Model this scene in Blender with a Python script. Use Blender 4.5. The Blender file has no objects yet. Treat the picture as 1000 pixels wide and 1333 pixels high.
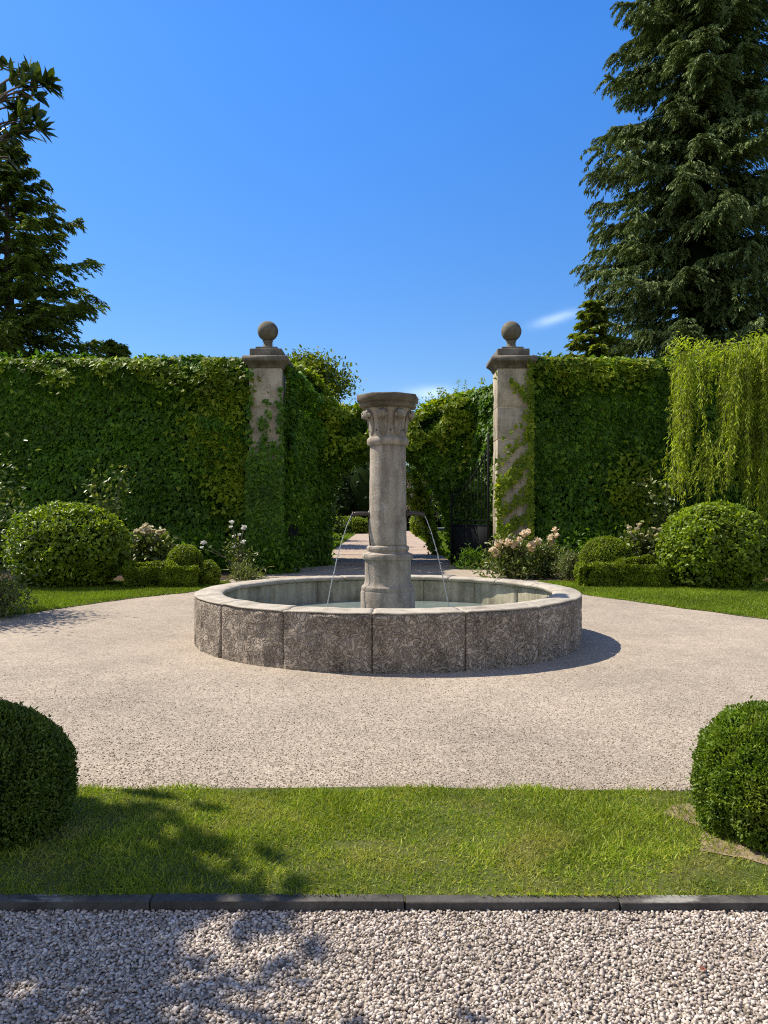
import bpy, bmesh, math, random
import numpy as np
from mathutils import Vector, Matrix

rng = np.random.default_rng(7)
random.seed(7)
scene = bpy.context.scene
COL = scene.collection
PI = math.pi
F, EYE, HZ = 1050.0, 1.6, 666.0            # focal length in photo pixels, eye height, horizon row
def wx(px, d): return (px - 500.0) * d / F
def wz(py, d): return EYE + (HZ - py) * d / F
def W(px, py, d): return np.array([wx(px, d), d, wz(py, d)])

# ------------------------------------------------------------------ camera, sun, sky
cam = bpy.data.cameras.new('camera')
cam.sensor_fit = 'HORIZONTAL'; cam.sensor_width = 36.0; cam.lens = 36.0 * F / 1000.0
cam.clip_start = 0.05; cam.clip_end = 4000
camo = bpy.data.objects.new('camera', cam); COL.objects.link(camo)
camo.location = (0, 0, EYE); camo.rotation_euler = (PI / 2, 0, 0)
scene.camera = camo

SUN_EL = math.radians(52.0)
SH = np.array([-0.905, 0.425]); SH /= np.linalg.norm(SH)
SUN = np.array([SH[0] * math.cos(SUN_EL), SH[1] * math.cos(SUN_EL), math.sin(SUN_EL)])
sl = bpy.data.lights.new('sun', 'SUN'); sl.energy = 4.3; sl.angle = math.radians(0.55); sl.color = (1.0, 0.925, 0.79)
so = bpy.data.objects.new('sun', sl); COL.objects.link(so)
so.rotation_euler = Vector(SUN).to_track_quat('Z', 'Y').to_euler(); so.location = (-20, 15, 40)

def build_world():
    w = bpy.data.worlds.new('World'); scene.world = w; w.use_nodes = True
    nt = w.node_tree; N = nt.nodes; L = nt.links
    bg = N['Background']; bg.inputs['Strength'].default_value = 0.15
    sky = N.new('ShaderNodeTexSky'); sky.sky_type = 'NISHITA'; sky.sun_disc = False
    sky.sun_elevation = SUN_EL
    sky.sun_rotation = math.atan2(SH[0], SH[1])
    sky.altitude = 300; sky.air_density = 1.0; sky.dust_density = 0.25; sky.ozone_density = 3.2
    hs = N.new('ShaderNodeHueSaturation'); hs.inputs['Saturation'].default_value = 1.33; hs.inputs['Value'].default_value = 0.79
    hs.inputs['Hue'].default_value = 0.509
    L.new(sky.outputs[0], hs.inputs['Color'])
    # two faint wisps of cloud, laid out by direction
    tc = N.new('ShaderNodeTexCoord'); sep = N.new('ShaderNodeSeparateXYZ'); L.new(tc.outputs['Generated'], sep.inputs[0])
    def M(op, a, b=None, c=None, clamp=False):
        n = N.new('ShaderNodeMath'); n.operation = op; n.use_clamp = clamp
        for i, v in enumerate((a, b, c)):
            if v is None: continue
            if isinstance(v, (int, float)): n.inputs[i].default_value = v
            else: L.new(v, n.inputs[i])
        return n.outputs[0]
    yy = M('MAXIMUM', sep.outputs['Y'], 0.05)
    u = M('DIVIDE', sep.outputs['X'], yy); v = M('DIVIDE', sep.outputs['Z'], yy)
    mr = N.new('ShaderNodeMapRange'); L.new(sep.outputs['Z'], mr.inputs['Value'])
    for k_, v_ in (('From Min', 0.14), ('From Max', 0.50), ('To Min', 0.52), ('To Max', 0.79)): mr.inputs[k_].default_value = v_
    L.new(mr.outputs[0], hs.inputs['Value'])
    noi = N.new('ShaderNodeTexNoise'); noi.inputs['Scale'].default_value = 40; noi.inputs['Detail'].default_value = 6
    mp = N.new('ShaderNodeMapping'); mp.inputs['Scale'].default_value = (0.6, 1, 1.7); L.new(tc.outputs['Generated'], mp.inputs[0]); L.new(mp.outputs[0], noi.inputs['Vector'])
    def wisp(u0, v0, lu, lv, ang):
        du = M('SUBTRACT', u, u0); dv = M('SUBTRACT', v, v0); c, s = math.cos(ang), math.sin(ang)
        a = M('DIVIDE', M('ADD', M('MULTIPLY', du, c), M('MULTIPLY', dv, s)), lu)
        b = M('DIVIDE', M('SUBTRACT', M('MULTIPLY', dv, c), M('MULTIPLY', du, s)), lv)
        r2 = M('ADD', M('MULTIPLY', a, a), M('MULTIPLY', b, b))
        return M('EXPONENT', M('MULTIPLY', r2, -1.0))
    wsum = M('ADD', wisp(0.213, 0.24, 0.026, 0.006, 0.30), wisp(0.06, 0.146, 0.03, 0.009, 0.0))
    cf = M('MULTIPLY', wsum, M('MULTIPLY', noi.outputs['Fac'], 0.42), clamp=True)
    mix = N.new('ShaderNodeMix'); mix.data_type = 'RGBA'
    L.new(cf, mix.inputs['Factor']); L.new(hs.outputs[0], mix.inputs['A']); mix.inputs['B'].default_value = (6.0, 6.8, 8.0, 1)
    # unseen clouds added behind the viewer as neutral fill light
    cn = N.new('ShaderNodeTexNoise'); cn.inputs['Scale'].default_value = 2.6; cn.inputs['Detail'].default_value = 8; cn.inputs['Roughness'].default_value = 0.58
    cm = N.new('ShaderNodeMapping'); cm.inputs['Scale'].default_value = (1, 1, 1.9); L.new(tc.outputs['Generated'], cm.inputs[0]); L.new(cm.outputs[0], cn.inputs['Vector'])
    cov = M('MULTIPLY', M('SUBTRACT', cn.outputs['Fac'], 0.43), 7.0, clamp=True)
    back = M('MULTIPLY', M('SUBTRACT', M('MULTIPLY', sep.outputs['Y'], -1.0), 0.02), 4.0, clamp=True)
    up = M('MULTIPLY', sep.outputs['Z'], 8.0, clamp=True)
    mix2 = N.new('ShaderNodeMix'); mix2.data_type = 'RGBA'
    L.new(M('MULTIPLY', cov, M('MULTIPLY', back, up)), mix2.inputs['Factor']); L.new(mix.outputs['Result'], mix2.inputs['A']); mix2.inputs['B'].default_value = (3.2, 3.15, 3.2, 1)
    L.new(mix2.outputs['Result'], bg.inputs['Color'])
build_world()
scene.view_settings.view_transform = 'Standard'; scene.view_settings.look = 'None'
scene.view_settings.exposure = 0.92; scene.view_settings.gamma = 1.0
scene.cycles.max_bounces = 8; scene.cycles.transparent_max_bounces = 8
scene.cycles.use_denoising = False
scene.cycles.filter_width = 1.1
scene.cycles.caustics_reflective = False; scene.cycles.caustics_refractive = False
scene.cycles.sample_clamp_indirect = 6.0

# ------------------------------------------------------------------ materials
class NT:
    def __init__(s, name):
        s.m = bpy.data.materials.new(name); s.m.use_nodes = True
        s.t = s.m.node_tree; s.N = s.t.nodes; s.L = s.t.links; s.b = s.N['Principled BSDF']
        s.out = s.N['Material Output']; s.tc = s.N.new('ShaderNodeTexCoord')
    def val(s, sock, v):
        if isinstance(v, (int, float)): sock.default_value = v
        elif isinstance(v, tuple): sock.default_value = v if len(v) == 4 or sock.type == 'VECTOR' else (*v, 1)
        else: s.L.new(v, sock)
    def noise(s, scale, detail=4, rough=0.55, dist=0.0, vec=None, stretch=None):
        n = s.N.new('ShaderNodeTexNoise'); n.inputs['Scale'].default_value = scale; n.inputs['Detail'].default_value = detail
        n.inputs['Roughness'].default_value = rough; n.inputs['Distortion'].default_value = dist
        v = vec or s.tc.outputs['Object']
        if stretch:
            mp = s.N.new('ShaderNodeMapping'); mp.inputs['Scale'].default_value = stretch; s.L.new(v, mp.inputs[0]); v = mp.outputs[0]
        s.L.new(v, n.inputs['Vector']); return n.outputs['Fac']
    def voro(s, scale, feature='F1', out='Distance', rnd=1.0, vec=None):
        n = s.N.new('ShaderNodeTexVoronoi'); n.feature = feature; n.inputs['Scale'].default_value = scale; n.inputs['Randomness'].default_value = rnd
        s.L.new(vec or s.tc.outputs['Object'], n.inputs['Vector']); return n.outputs[out]
    def ramp(s, f, stops):
        r = s.N.new('ShaderNodeValToRGB'); e = r.color_ramp.elements
        while len(e) < len(stops): e.new(0.5)
        for el, (p, c) in zip(e, stops):
            el.position = p; el.color = (*c, 1) if not isinstance(c, (int, float)) else (c, c, c, 1)
        s.L.new(f, r.inputs[0]); return r.outputs[0]
    def mix(s, f, a, b, mode='MIX'):
        n = s.N.new('ShaderNodeMix'); n.data_type = 'RGBA'; n.blend_type = mode
        s.val(n.inputs['Factor'], f); s.val(n.inputs['A'], a); s.val(n.inputs['B'], b); return n.outputs['Result']
    def math(s, op, a, b=0.0, clamp=False):
        n = s.N.new('ShaderNodeMath'); n.operation = op; n.use_clamp = clamp
        s.val(n.inputs[0], a); s.val(n.inputs[1], b); return n.outputs[0]
    def island(s):
        g = s.N.new('ShaderNodeNewGeometry'); return g.outputs['Random Per Island']
    def bump(s, h, strength=0.5, dist=0.01, prev=None):
        n = s.N.new('ShaderNodeBump'); n.inputs['Strength'].default_value = strength; n.inputs['Distance'].default_value = dist
        s.L.new(h, n.inputs['Height'])
        if prev is not None: s.L.new(prev, n.inputs['Normal'])
        return n.outputs[0]
    def done(s, color=None, rough=0.8, normal=None, spec=None):
        if color is not None: s.val(s.b.inputs['Base Color'], color)
        s.val(s.b.inputs['Roughness'], rough)
        if spec is not None: s.b.inputs['Specular IOR Level'].default_value = spec
        if normal is not None: s.L.new(normal, s.b.inputs['Normal'])
        return s.m

def leaf_mat(name, c1, c2, c3, trans=None, tw=0.3, rough=0.42, nscale=0.9, spec=0.5, patch=None):
    n = NT(name)
    col = n.ramp(n.island(), [(0.0, c1), (0.55, c2), (1.0, c3)])
    big = n.ramp(n.noise(nscale, 3), [(0.3, 0.62), (0.7, 1.25)])
    col = n.mix(1.0, col, big, 'MULTIPLY')
    if patch:
        f = n.ramp(n.noise(patch[1], 4, 0.6), [(0.52, 0.0), (0.68, 1.0)])
        col = n.mix(n.math('MULTIPLY', f, patch[2]), col, patch[0])
    n.done(col, rough, spec=spec)
    tr = n.N.new('ShaderNodeBsdfTranslucent')
    tint = n.mix(1.0, col, trans or (1.5, 1.55, 0.55), 'MULTIPLY'); n.L.new(tint, tr.inputs['Color'])
    mx = n.N.new('ShaderNodeMixShader'); mx.inputs[0].default_value = tw
    n.L.new(n.b.outputs[0], mx.inputs[1]); n.L.new(tr.outputs[0], mx.inputs[2]); n.L.new(mx.outputs[0], n.out.inputs['Surface'])
    return n.m

def stone_mat(name, base, dark, light, scale=3.0, bump=0.5, rough=0.9, worm=0.0, streak=0.0, lichen=None, isl=0.0):
    n = NT(name)
    a = n.noise(scale, 8, 0.65, 0.4)
    col = n.ramp(a, [(0.28, dark), (0.5, base), (0.75, light)])
    fine = n.noise(scale * 14, 6, 0.7)
    col = n.mix(0.55, col, n.ramp(fine, [(0.3, 0.55), (0.7, 1.25)]), 'MULTIPLY')
    if streak:
        st = n.noise(4.0, 5, 0.6, 0.2, stretch=(2.2, 2.2, 0.28))
        col = n.mix(streak, col, n.ramp(st, [(0.36, 0.30), (0.62, 1.12)]), 'MULTIPLY')
    if lichen:
        lf = n.ramp(n.noise(scale * 3.3, 7, 0.7, 0.8), [(0.58, 0.0), (0.66, 1.0)])
        col = n.mix(n.math('MULTIPLY', lf, lichen[1]), col, lichen[0])
    if isl:
        col = n.mix(isl, col, n.ramp(n.island(), [(0, 0.7), (1, 1.15)]), 'MULTIPLY')
    nb = n.bump(fine, bump, 0.012)
    pit = n.ramp(n.voro(scale * 12), [(0.05, 0.0), (0.22, 1.0)])
    nb = n.bump(pit, bump * 0.5, 0.008, nb)
    if worm:
        wv = n.noise(9.0, 2, 0.5, 2.6)
        rid = n.math('ABSOLUTE', n.math('SUBTRACT', wv, 0.5))
        rr = n.ramp(rid, [(0.0, 0.0), (0.10, 1.0)])
        nb = n.bump(rr, worm, 0.035, nb)
        v2 = n.noise(24, 3, 0.6, 1.6)
        nb = n.bump(v2, worm * 0.8, 0.02, nb)
        col = n.mix(0.22, col, n.ramp(rid, [(0.0, 0.55), (0.07, 1.05)]), 'MULTIPLY')
    return n.done(col, rough, nb, spec=0.25)

def gravel_mat(name, c1, c2, c3, vs, bump=0.8, patch=0.8):
    n = NT(name)
    cell = n.voro(vs, 'F1', 'Color')
    sep = n.N.new('ShaderNodeSeparateColor'); n.L.new(cell, sep.inputs[0])
    col = n.ramp(sep.outputs[0], [(0.0, c1), (0.5, c2), (1.0, c3)])
    d = n.voro(vs, 'F1', 'Distance')
    big = n.noise(0.55, 5, 0.6); mid = n.noise(5.0, 5, 0.7)
    col = n.mix(patch, col, n.ramp(big, [(0.32, (0.74, 0.72, 0.69)), (0.66, (1.10, 1.06, 1.0))]), 'MULTIPLY')
    col = n.mix(0.5, col, n.ramp(mid, [(0.3, 0.75), (0.7, 1.18)]), 'MULTIPLY')
    h = n.ramp(d, [(0.0, 1.0), (0.75, 0.0)])
    nb = n.bump(h, bump, 0.6 / vs)
    nb = n.bump(n.noise(7, 4, 0.6), 0.35, 0.03, nb)
    return n.done(col, 0.95, nb, spec=0.15)

def plain(name, c, rough=0.6, metal=0.0, var=0.25, sc=20, bump=0.2, spec=None):
    n = NT(name)
    f = n.noise(sc, 6, 0.65)
    col = n.mix(1.0, c, n.ramp(f, [(0.3, 1 - var), (0.7, 1 + var)]), 'MULTIPLY')
    n.b.inputs['Metallic'].default_value = metal
    return n.done(col, rough, n.bump(f, bump, 0.01), spec)

M = {}
M['ground'] = plain('ground_soil_grass', (0.07, 0.10, 0.03), 0.95, sc=0.8)
M['court'] = gravel_mat('fine_gravel', (0.2093, 0.175, 0.139), (0.3225, 0.2742, 0.2203), (0.4187, 0.3628, 0.2969), 75, 0.35)
M['gravel_bed'] = gravel_mat('coarse_gravel_bed', (0.169, 0.1404, 0.1092), (0.26, 0.2184, 0.1716), (0.364, 0.312, 0.2535), 60, 1.0)
M['path'] = gravel_mat('path_gravel', (0.2903, 0.2223, 0.1677), (0.375, 0.2925, 0.2313), (0.4596, 0.3685, 0.295), 22, 0.4)
def pebble_mat(name, stops):
    n = NT(name)
    col = n.ramp(n.island(), stops)
    col = n.mix(0.8, col, n.ramp(n.noise(0.9, 5, 0.65), [(0.33, (0.80, 0.77, 0.74)), (0.62, (1.08, 1.05, 1.0))]), 'MULTIPLY')
    f = n.noise(60, 4, 0.6)
    col = n.mix(0.5, col, n.ramp(f, [(0.3, 0.7), (0.7, 1.2)]), 'MULTIPLY')
    return n.done(col, 0.85, n.bump(f, 0.25, 0.004), spec=0.3)
M['pebble'] = pebble_mat('pebble', [(0, (0.2092, 0.1719, 0.1385)), (0.3, (0.3334, 0.2817, 0.2346)), (0.65, (0.4641, 0.3995, 0.342)), (1, (0.6537, 0.582, 0.5159))])
M['grit'] = pebble_mat('grit', [(0, (0.1795, 0.1429, 0.1008)), (0.3, (0.2835, 0.2336, 0.1703)), (0.7, (0.3732, 0.3127, 0.2336)), (1, (0.4819, 0.4194, 0.3252))])
def soil_lawn():
    n = NT('lawn_soil')
    a = n.noise(2.2, 5, 0.65); b = n.noise(40, 5, 0.7)
    col = n.ramp(a, [(0.35, (0.05, 0.075, 0.014)), (0.62, (0.10, 0.10, 0.032))])
    col = n.mix(0.6, col, n.ramp(b, [(0.3, 0.55), (0.7, 1.3)]), 'MULTIPLY')
    return n.done(col, 0.95, n.bump(b, 0.6, 0.02), 0.1)
M['lawn_soil'] = soil_lawn()
M['dry_soil'] = plain('dry_soil', (0.19, 0.14, 0.082), 0.95, var=0.6, sc=22, bump=0.8)
M['bed_soil'] = plain('bed_soil', (0.065, 0.047, 0.032), 1.0, var=0.5, sc=14, bump=0.8, spec=0.02)
M['grass'] = leaf_mat('grass_blades', (0.1114, 0.1743, 0.01247), (0.2126, 0.2906, 0.02138), (0.405, 0.3986, 0.05702), tw=0.3, rough=0.55, nscale=2.2, spec=0.2, patch=((0.36, 0.31, 0.10), 1.7, 0.62))
M['lawn_grass'] = leaf_mat('lawn_blades', (0.09295, 0.1518, 0.0077), (0.1573, 0.2277, 0.0132), (0.2431, 0.3036, 0.022), tw=0.3, rough=0.55, nscale=0.7, spec=0.2)
M['ivy'] = leaf_mat('ivy_leaf', (0.039, 0.09672, 0.00625), (0.0715, 0.156, 0.00875), (0.1366, 0.2419, 0.0125), tw=0.32, rough=0.5, nscale=0.7, spec=0.22)
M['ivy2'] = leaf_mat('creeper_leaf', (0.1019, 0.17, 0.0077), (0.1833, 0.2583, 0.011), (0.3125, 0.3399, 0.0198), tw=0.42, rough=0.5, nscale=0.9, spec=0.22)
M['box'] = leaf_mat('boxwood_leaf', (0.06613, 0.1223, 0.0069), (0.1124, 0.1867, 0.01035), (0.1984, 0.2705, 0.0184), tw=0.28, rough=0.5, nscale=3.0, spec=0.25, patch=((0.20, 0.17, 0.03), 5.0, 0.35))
M['boxdark'] = leaf_mat('shaded_box_leaf', (0.0506, 0.08663, 0.009625), (0.07907, 0.1228, 0.01238), (0.1423, 0.1877, 0.022), tw=0.2, rough=0.5, nscale=5.0, spec=0.25)  # darker copy of the box leaf, left ball's shade put into its colour
M['bush'] = leaf_mat('bush_leaf', (0.0987, 0.1599, 0.00784), (0.1645, 0.2367, 0.0112), (0.2895, 0.3455, 0.02464), tw=0.34, rough=0.42, nscale=2.0, spec=0.35)
M['hedge'] = leaf_mat('hedge_leaf', (0.092, 0.14, 0.006), (0.1553, 0.2128, 0.009), (0.2415, 0.2856, 0.018), tw=0.34, rough=0.5, nscale=2.5, spec=0.25)
M['spruce'] = leaf_mat('spruce_needles', (0.06926, 0.1097, 0.03509), (0.1308, 0.1827, 0.05741), (0.2308, 0.2743, 0.09251), trans=(1.2, 1.2, 0.8), tw=0.14, rough=0.6, nscale=0.5, spec=0.15)
M['cedar'] = leaf_mat('cedar_foliage', (0.05951, 0.09919, 0.01322), (0.1058, 0.1521, 0.01851), (0.1984, 0.2314, 0.02909), tw=0.3, rough=0.6, nscale=0.5, spec=0.15)
M['decid'] = leaf_mat('tree_leaf', (0.06875, 0.1064, 0.008), (0.1187, 0.1624, 0.012), (0.2, 0.224, 0.02), tw=0.34, nscale=0.9, rough=0.5, spec=0.25)
M['magnolia'] = leaf_mat('overhang_leaf', (0.026, 0.050, 0.010), (0.042, 0.072, 0.012), (0.08, 0.11, 0.016), tw=0.22, rough=0.42, nscale=1.5, spec=0.3)
M['willow'] = leaf_mat('willow_leaf', (0.1725, 0.24, 0.01016), (0.2873, 0.3671, 0.01742), (0.4598, 0.4942, 0.05808), tw=0.42, rough=0.5, nscale=1.4, spec=0.25)
M['shrub'] = leaf_mat('shrub_leaf', (0.05625, 0.0896, 0.016), (0.1063, 0.1456, 0.024), (0.2125, 0.2352, 0.06), tw=0.28, rough=0.42, nscale=1.5, spec=0.35)
M['sage'] = leaf_mat('sage_leaf', (0.09, 0.12, 0.035), (0.14, 0.17, 0.05), (0.21, 0.23, 0.08), tw=0.25, nscale=3, spec=0.25)
M['redleaf'] = leaf_mat('russet_leaf', (0.08, 0.05, 0.04), (0.12, 0.08, 0.055), (0.16, 0.12, 0.08), tw=0.2)
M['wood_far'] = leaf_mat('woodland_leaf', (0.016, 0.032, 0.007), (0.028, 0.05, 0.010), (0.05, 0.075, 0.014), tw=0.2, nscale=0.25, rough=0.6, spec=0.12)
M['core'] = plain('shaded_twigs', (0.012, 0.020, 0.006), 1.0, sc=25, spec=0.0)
M['willow_twig'] = plain('willow_twig', (0.14, 0.145, 0.03), 0.9, var=0.3, sc=30)
M['bark'] = plain('bark', (0.085, 0.065, 0.05), 0.95, var=0.5, sc=12, bump=0.9)
M['twig'] = plain('twig', (0.11, 0.085, 0.055), 0.9, var=0.3, sc=30)
M['pier'] = stone_mat('pier_limestone', (0.4322, 0.3678, 0.2725), (0.2241, 0.188, 0.1345), (0.5924, 0.5149, 0.3952), 2.2, 0.6, streak=0.25, isl=0.35)
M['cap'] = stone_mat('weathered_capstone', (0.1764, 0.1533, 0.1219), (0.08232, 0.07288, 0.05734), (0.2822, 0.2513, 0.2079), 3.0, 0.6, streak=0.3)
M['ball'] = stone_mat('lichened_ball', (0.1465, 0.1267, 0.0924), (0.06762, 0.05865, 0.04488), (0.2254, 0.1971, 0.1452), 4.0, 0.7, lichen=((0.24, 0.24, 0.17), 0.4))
M['wall'] = stone_mat('rubble_wall', (0.22, 0.20, 0.17), (0.12, 0.105, 0.09), (0.32, 0.29, 0.25), 2.0, 0.8)
M['carved'] = stone_mat('carved_basin_stone', (0.4814, 0.3945, 0.3086), (0.2158, 0.1753, 0.1331), (0.6972, 0.5878, 0.4791), 2.6, 0.7, worm=1.0, streak=0.4, lichen=((0.46, 0.41, 0.34), 0.35), isl=0.3)
M['coping'] = stone_mat('coping_stone', (0.3903, 0.3424, 0.2719), (0.1952, 0.1647, 0.1236), (0.4968, 0.4423, 0.3625), 3.2, 0.45, isl=0.3, lichen=((0.22, 0.21, 0.18), 0.5))
M['lining'] = stone_mat('basin_lining_stone', (0.3875, 0.3501, 0.2459), (0.2045, 0.1829, 0.1257), (0.5058, 0.4598, 0.337), 2.4, 0.35, streak=0.5, isl=0.3)
M['column'] = stone_mat('column_stone', (0.3439, 0.2903, 0.2296), (0.1721, 0.1434, 0.1102), (0.4396, 0.3817, 0.3122), 2.8, 0.55, streak=0.55, lichen=((0.55, 0.53, 0.49), 0.35))
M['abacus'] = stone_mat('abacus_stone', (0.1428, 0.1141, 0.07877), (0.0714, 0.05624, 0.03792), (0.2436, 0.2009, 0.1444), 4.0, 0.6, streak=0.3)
M['kerb'] = stone_mat('dark_kerb', (0.045, 0.042, 0.038), (0.025, 0.023, 0.021), (0.085, 0.08, 0.072), 6.0, 0.5, lichen=((0.42, 0.40, 0.37), 0.0))
def kerb_top():
    n = NT('worn_kerb')
    a = n.noise(5.0, 6, 0.65); fine = n.noise(70, 5, 0.7)
    col = n.ramp(a, [(0.3, (0.030, 0.027, 0.024)), (0.62, (0.095, 0.087, 0.076))])
    li = n.ramp(n.noise(1.7, 5, 0.62, stretch=(1.0, 2.5, 2.5)), [(0.60, 0.0), (0.67, 1.0)])
    geo = n.N.new('ShaderNodeNewGeometry'); sep = n.N.new('ShaderNodeSeparateXYZ'); n.L.new(geo.outputs['Normal'], sep.inputs[0])
    li = n.math('MULTIPLY', li, n.ramp(sep.outputs['Z'], [(0.5, 0.15), (0.8, 1.0)]))
    col = n.mix(n.math('MULTIPLY', li, 0.8), col, (0.26, 0.245, 0.215))
    col = n.mix(0.5, col, n.ramp(fine, [(0.3, 0.6), (0.7, 1.35)]), 'MULTIPLY')
    return n.done(col, 0.85, n.bump(fine, 0.6, 0.008), 0.2)
M['kerb'] = kerb_top()
M['iron'] = plain('wrought_iron', (0.012, 0.013, 0.014), 0.8, 0.0, sc=30, spec=0.08)
M['bronze'] = plain('aged_pipe', (0.085, 0.065, 0.055), 0.45, 0.75, sc=40)
M['hole'] = plain('drill_hole', (0.015, 0.014, 0.012), 0.9)
M['bloom_peach'] = leaf_mat('peach_petal', (0.84, 0.60, 0.36), (0.86, 0.73, 0.52), (0.87, 0.82, 0.67), trans=(1, 1, 1), tw=0.5, rough=0.6)
M['bloom_white'] = leaf_mat('white_petal', (0.72, 0.71, 0.64), (0.80, 0.79, 0.74), (0.85, 0.84, 0.8), trans=(1, 1, 1), tw=0.3, rough=0.6)
M['bloom_cream'] = leaf_mat('cream_petal', (0.62, 0.54, 0.36), (0.76, 0.68, 0.48), (0.84, 0.78, 0.60), trans=(1, 1, .9), tw=0.45, rough=0.6)
M['fallen'] = plain('fallen_leaf', (0.22, 0.07, 0.035), 0.6, sc=60)
def water_mat():
    n = NT('pool_water')
    w1 = n.noise(9, 3, 0.5, 0.6); w2 = n.noise(34, 3, 0.5)
    nb = n.bump(w1, 0.35, 0.03); nb = n.bump(w2, 0.2, 0.01, nb)
    n.b.inputs['IOR'].default_value = 1.33
    n.b.inputs['Transmission Weight'].default_value = 0.45
    return n.done(n.ramp(n.noise(1.4, 3), [(0.3, (0.26, 0.33, 0.29)), (0.7, (0.40, 0.46, 0.42))]), 0.04, nb)
M['water'] = water_mat()
def jet_mat():
    n = NT('falling_water')
    n.b.inputs['IOR'].default_value = 1.33; n.b.inputs['Transmission Weight'].default_value = 0.55
    f = n.noise(30, 3, 0.6, stretch=(1, 1, 0.6))
    return n.done((0.86, 0.89, 0.91), 0.12, n.bump(f, 0.6, 0.02), 0.8)
M['jet'] = jet_mat()

# ------------------------------------------------------------------ mesh helpers
def unit(a): return a / np.maximum(np.linalg.norm(a, axis=-1, keepdims=True), 1e-9)
def rand_dirs(n): return unit(rng.normal(size=(n, 3)))
class Wob:                                           # smooth pseudo noise, about -1..1
    def __init__(s, f, seed, k=7, dim=3):
        r = np.random.default_rng(seed); s.K = r.normal(size=(k, dim)) * f; s.p = r.uniform(0, 6.28, k)
    def __call__(s, P): return np.sin(P @ s.K.T + s.p).sum(1) / math.sqrt(len(s.p)) * 0.9

def thing(name, label, cat, loc, group=None):
    o = bpy.data.objects.new(name, None); COL.objects.link(o); o.empty_display_size = 0.2
    o.location = tuple(float(v) for v in loc); o['label'] = label; o['category'] = cat
    if group: o['group'] = group
    return o

def add(name, V, Fc, mat, root=None, parent=None, smooth=False, label=None, cat=None, kind=None, group=None, loc=None):
    """V world points (n,3); Fc an (m,k) array or a list of such arrays / index lists."""
    V = np.asarray(V, dtype=np.float64)
    if root is not None: org = np.array(root.location)
    elif loc is not None: org = np.array(loc, dtype=float)
    else:
        lo, hi = V.min(0), V.max(0); org = np.array([(lo[0] + hi[0]) / 2, (lo[1] + hi[1]) / 2, lo[2]])
    me = bpy.data.meshes.new(name)
    if isinstance(Fc, np.ndarray): blocks = [Fc]
    elif len(Fc) and isinstance(Fc[0], np.ndarray): blocks = Fc
    else:
        by = {}
        for f in Fc: by.setdefault(len(f), []).append(f)
        blocks = [np.array(v) for v in by.values()]
    me.vertices.add(len(V)); me.vertices.foreach_set('co', (V - org).astype(np.float32).ravel())
    loops = np.concatenate([b.ravel() for b in blocks]).astype(np.int32)
    tot = np.concatenate([np.full(len(b), b.shape[1]) for b in blocks]).astype(np.int32)
    st = np.concatenate([[0], np.cumsum(tot)[:-1]]).astype(np.int32)
    me.loops.add(len(loops)); me.loops.foreach_set('vertex_index', loops)
    me.polygons.add(len(tot)); me.polygons.foreach_set('loop_start', st); me.polygons.foreach_set('loop_total', tot)
    if smooth: me.polygons.foreach_set('use_smooth', np.ones(len(tot), dtype=bool))
    me.update(calc_edges=True)
    if smooth == 'angle': me.set_sharp_from_angle(angle=math.radians(28))
    me.materials.append(mat)
    o = bpy.data.objects.new(name, me); COL.objects.link(o)
    if root is None and parent is None: o.location = org
    else: o.parent = parent or root
    if label: o['label'] = label
    if cat: o['category'] = cat
    if kind: o['kind'] = kind
    if group: o['group'] = group
    return o

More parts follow.
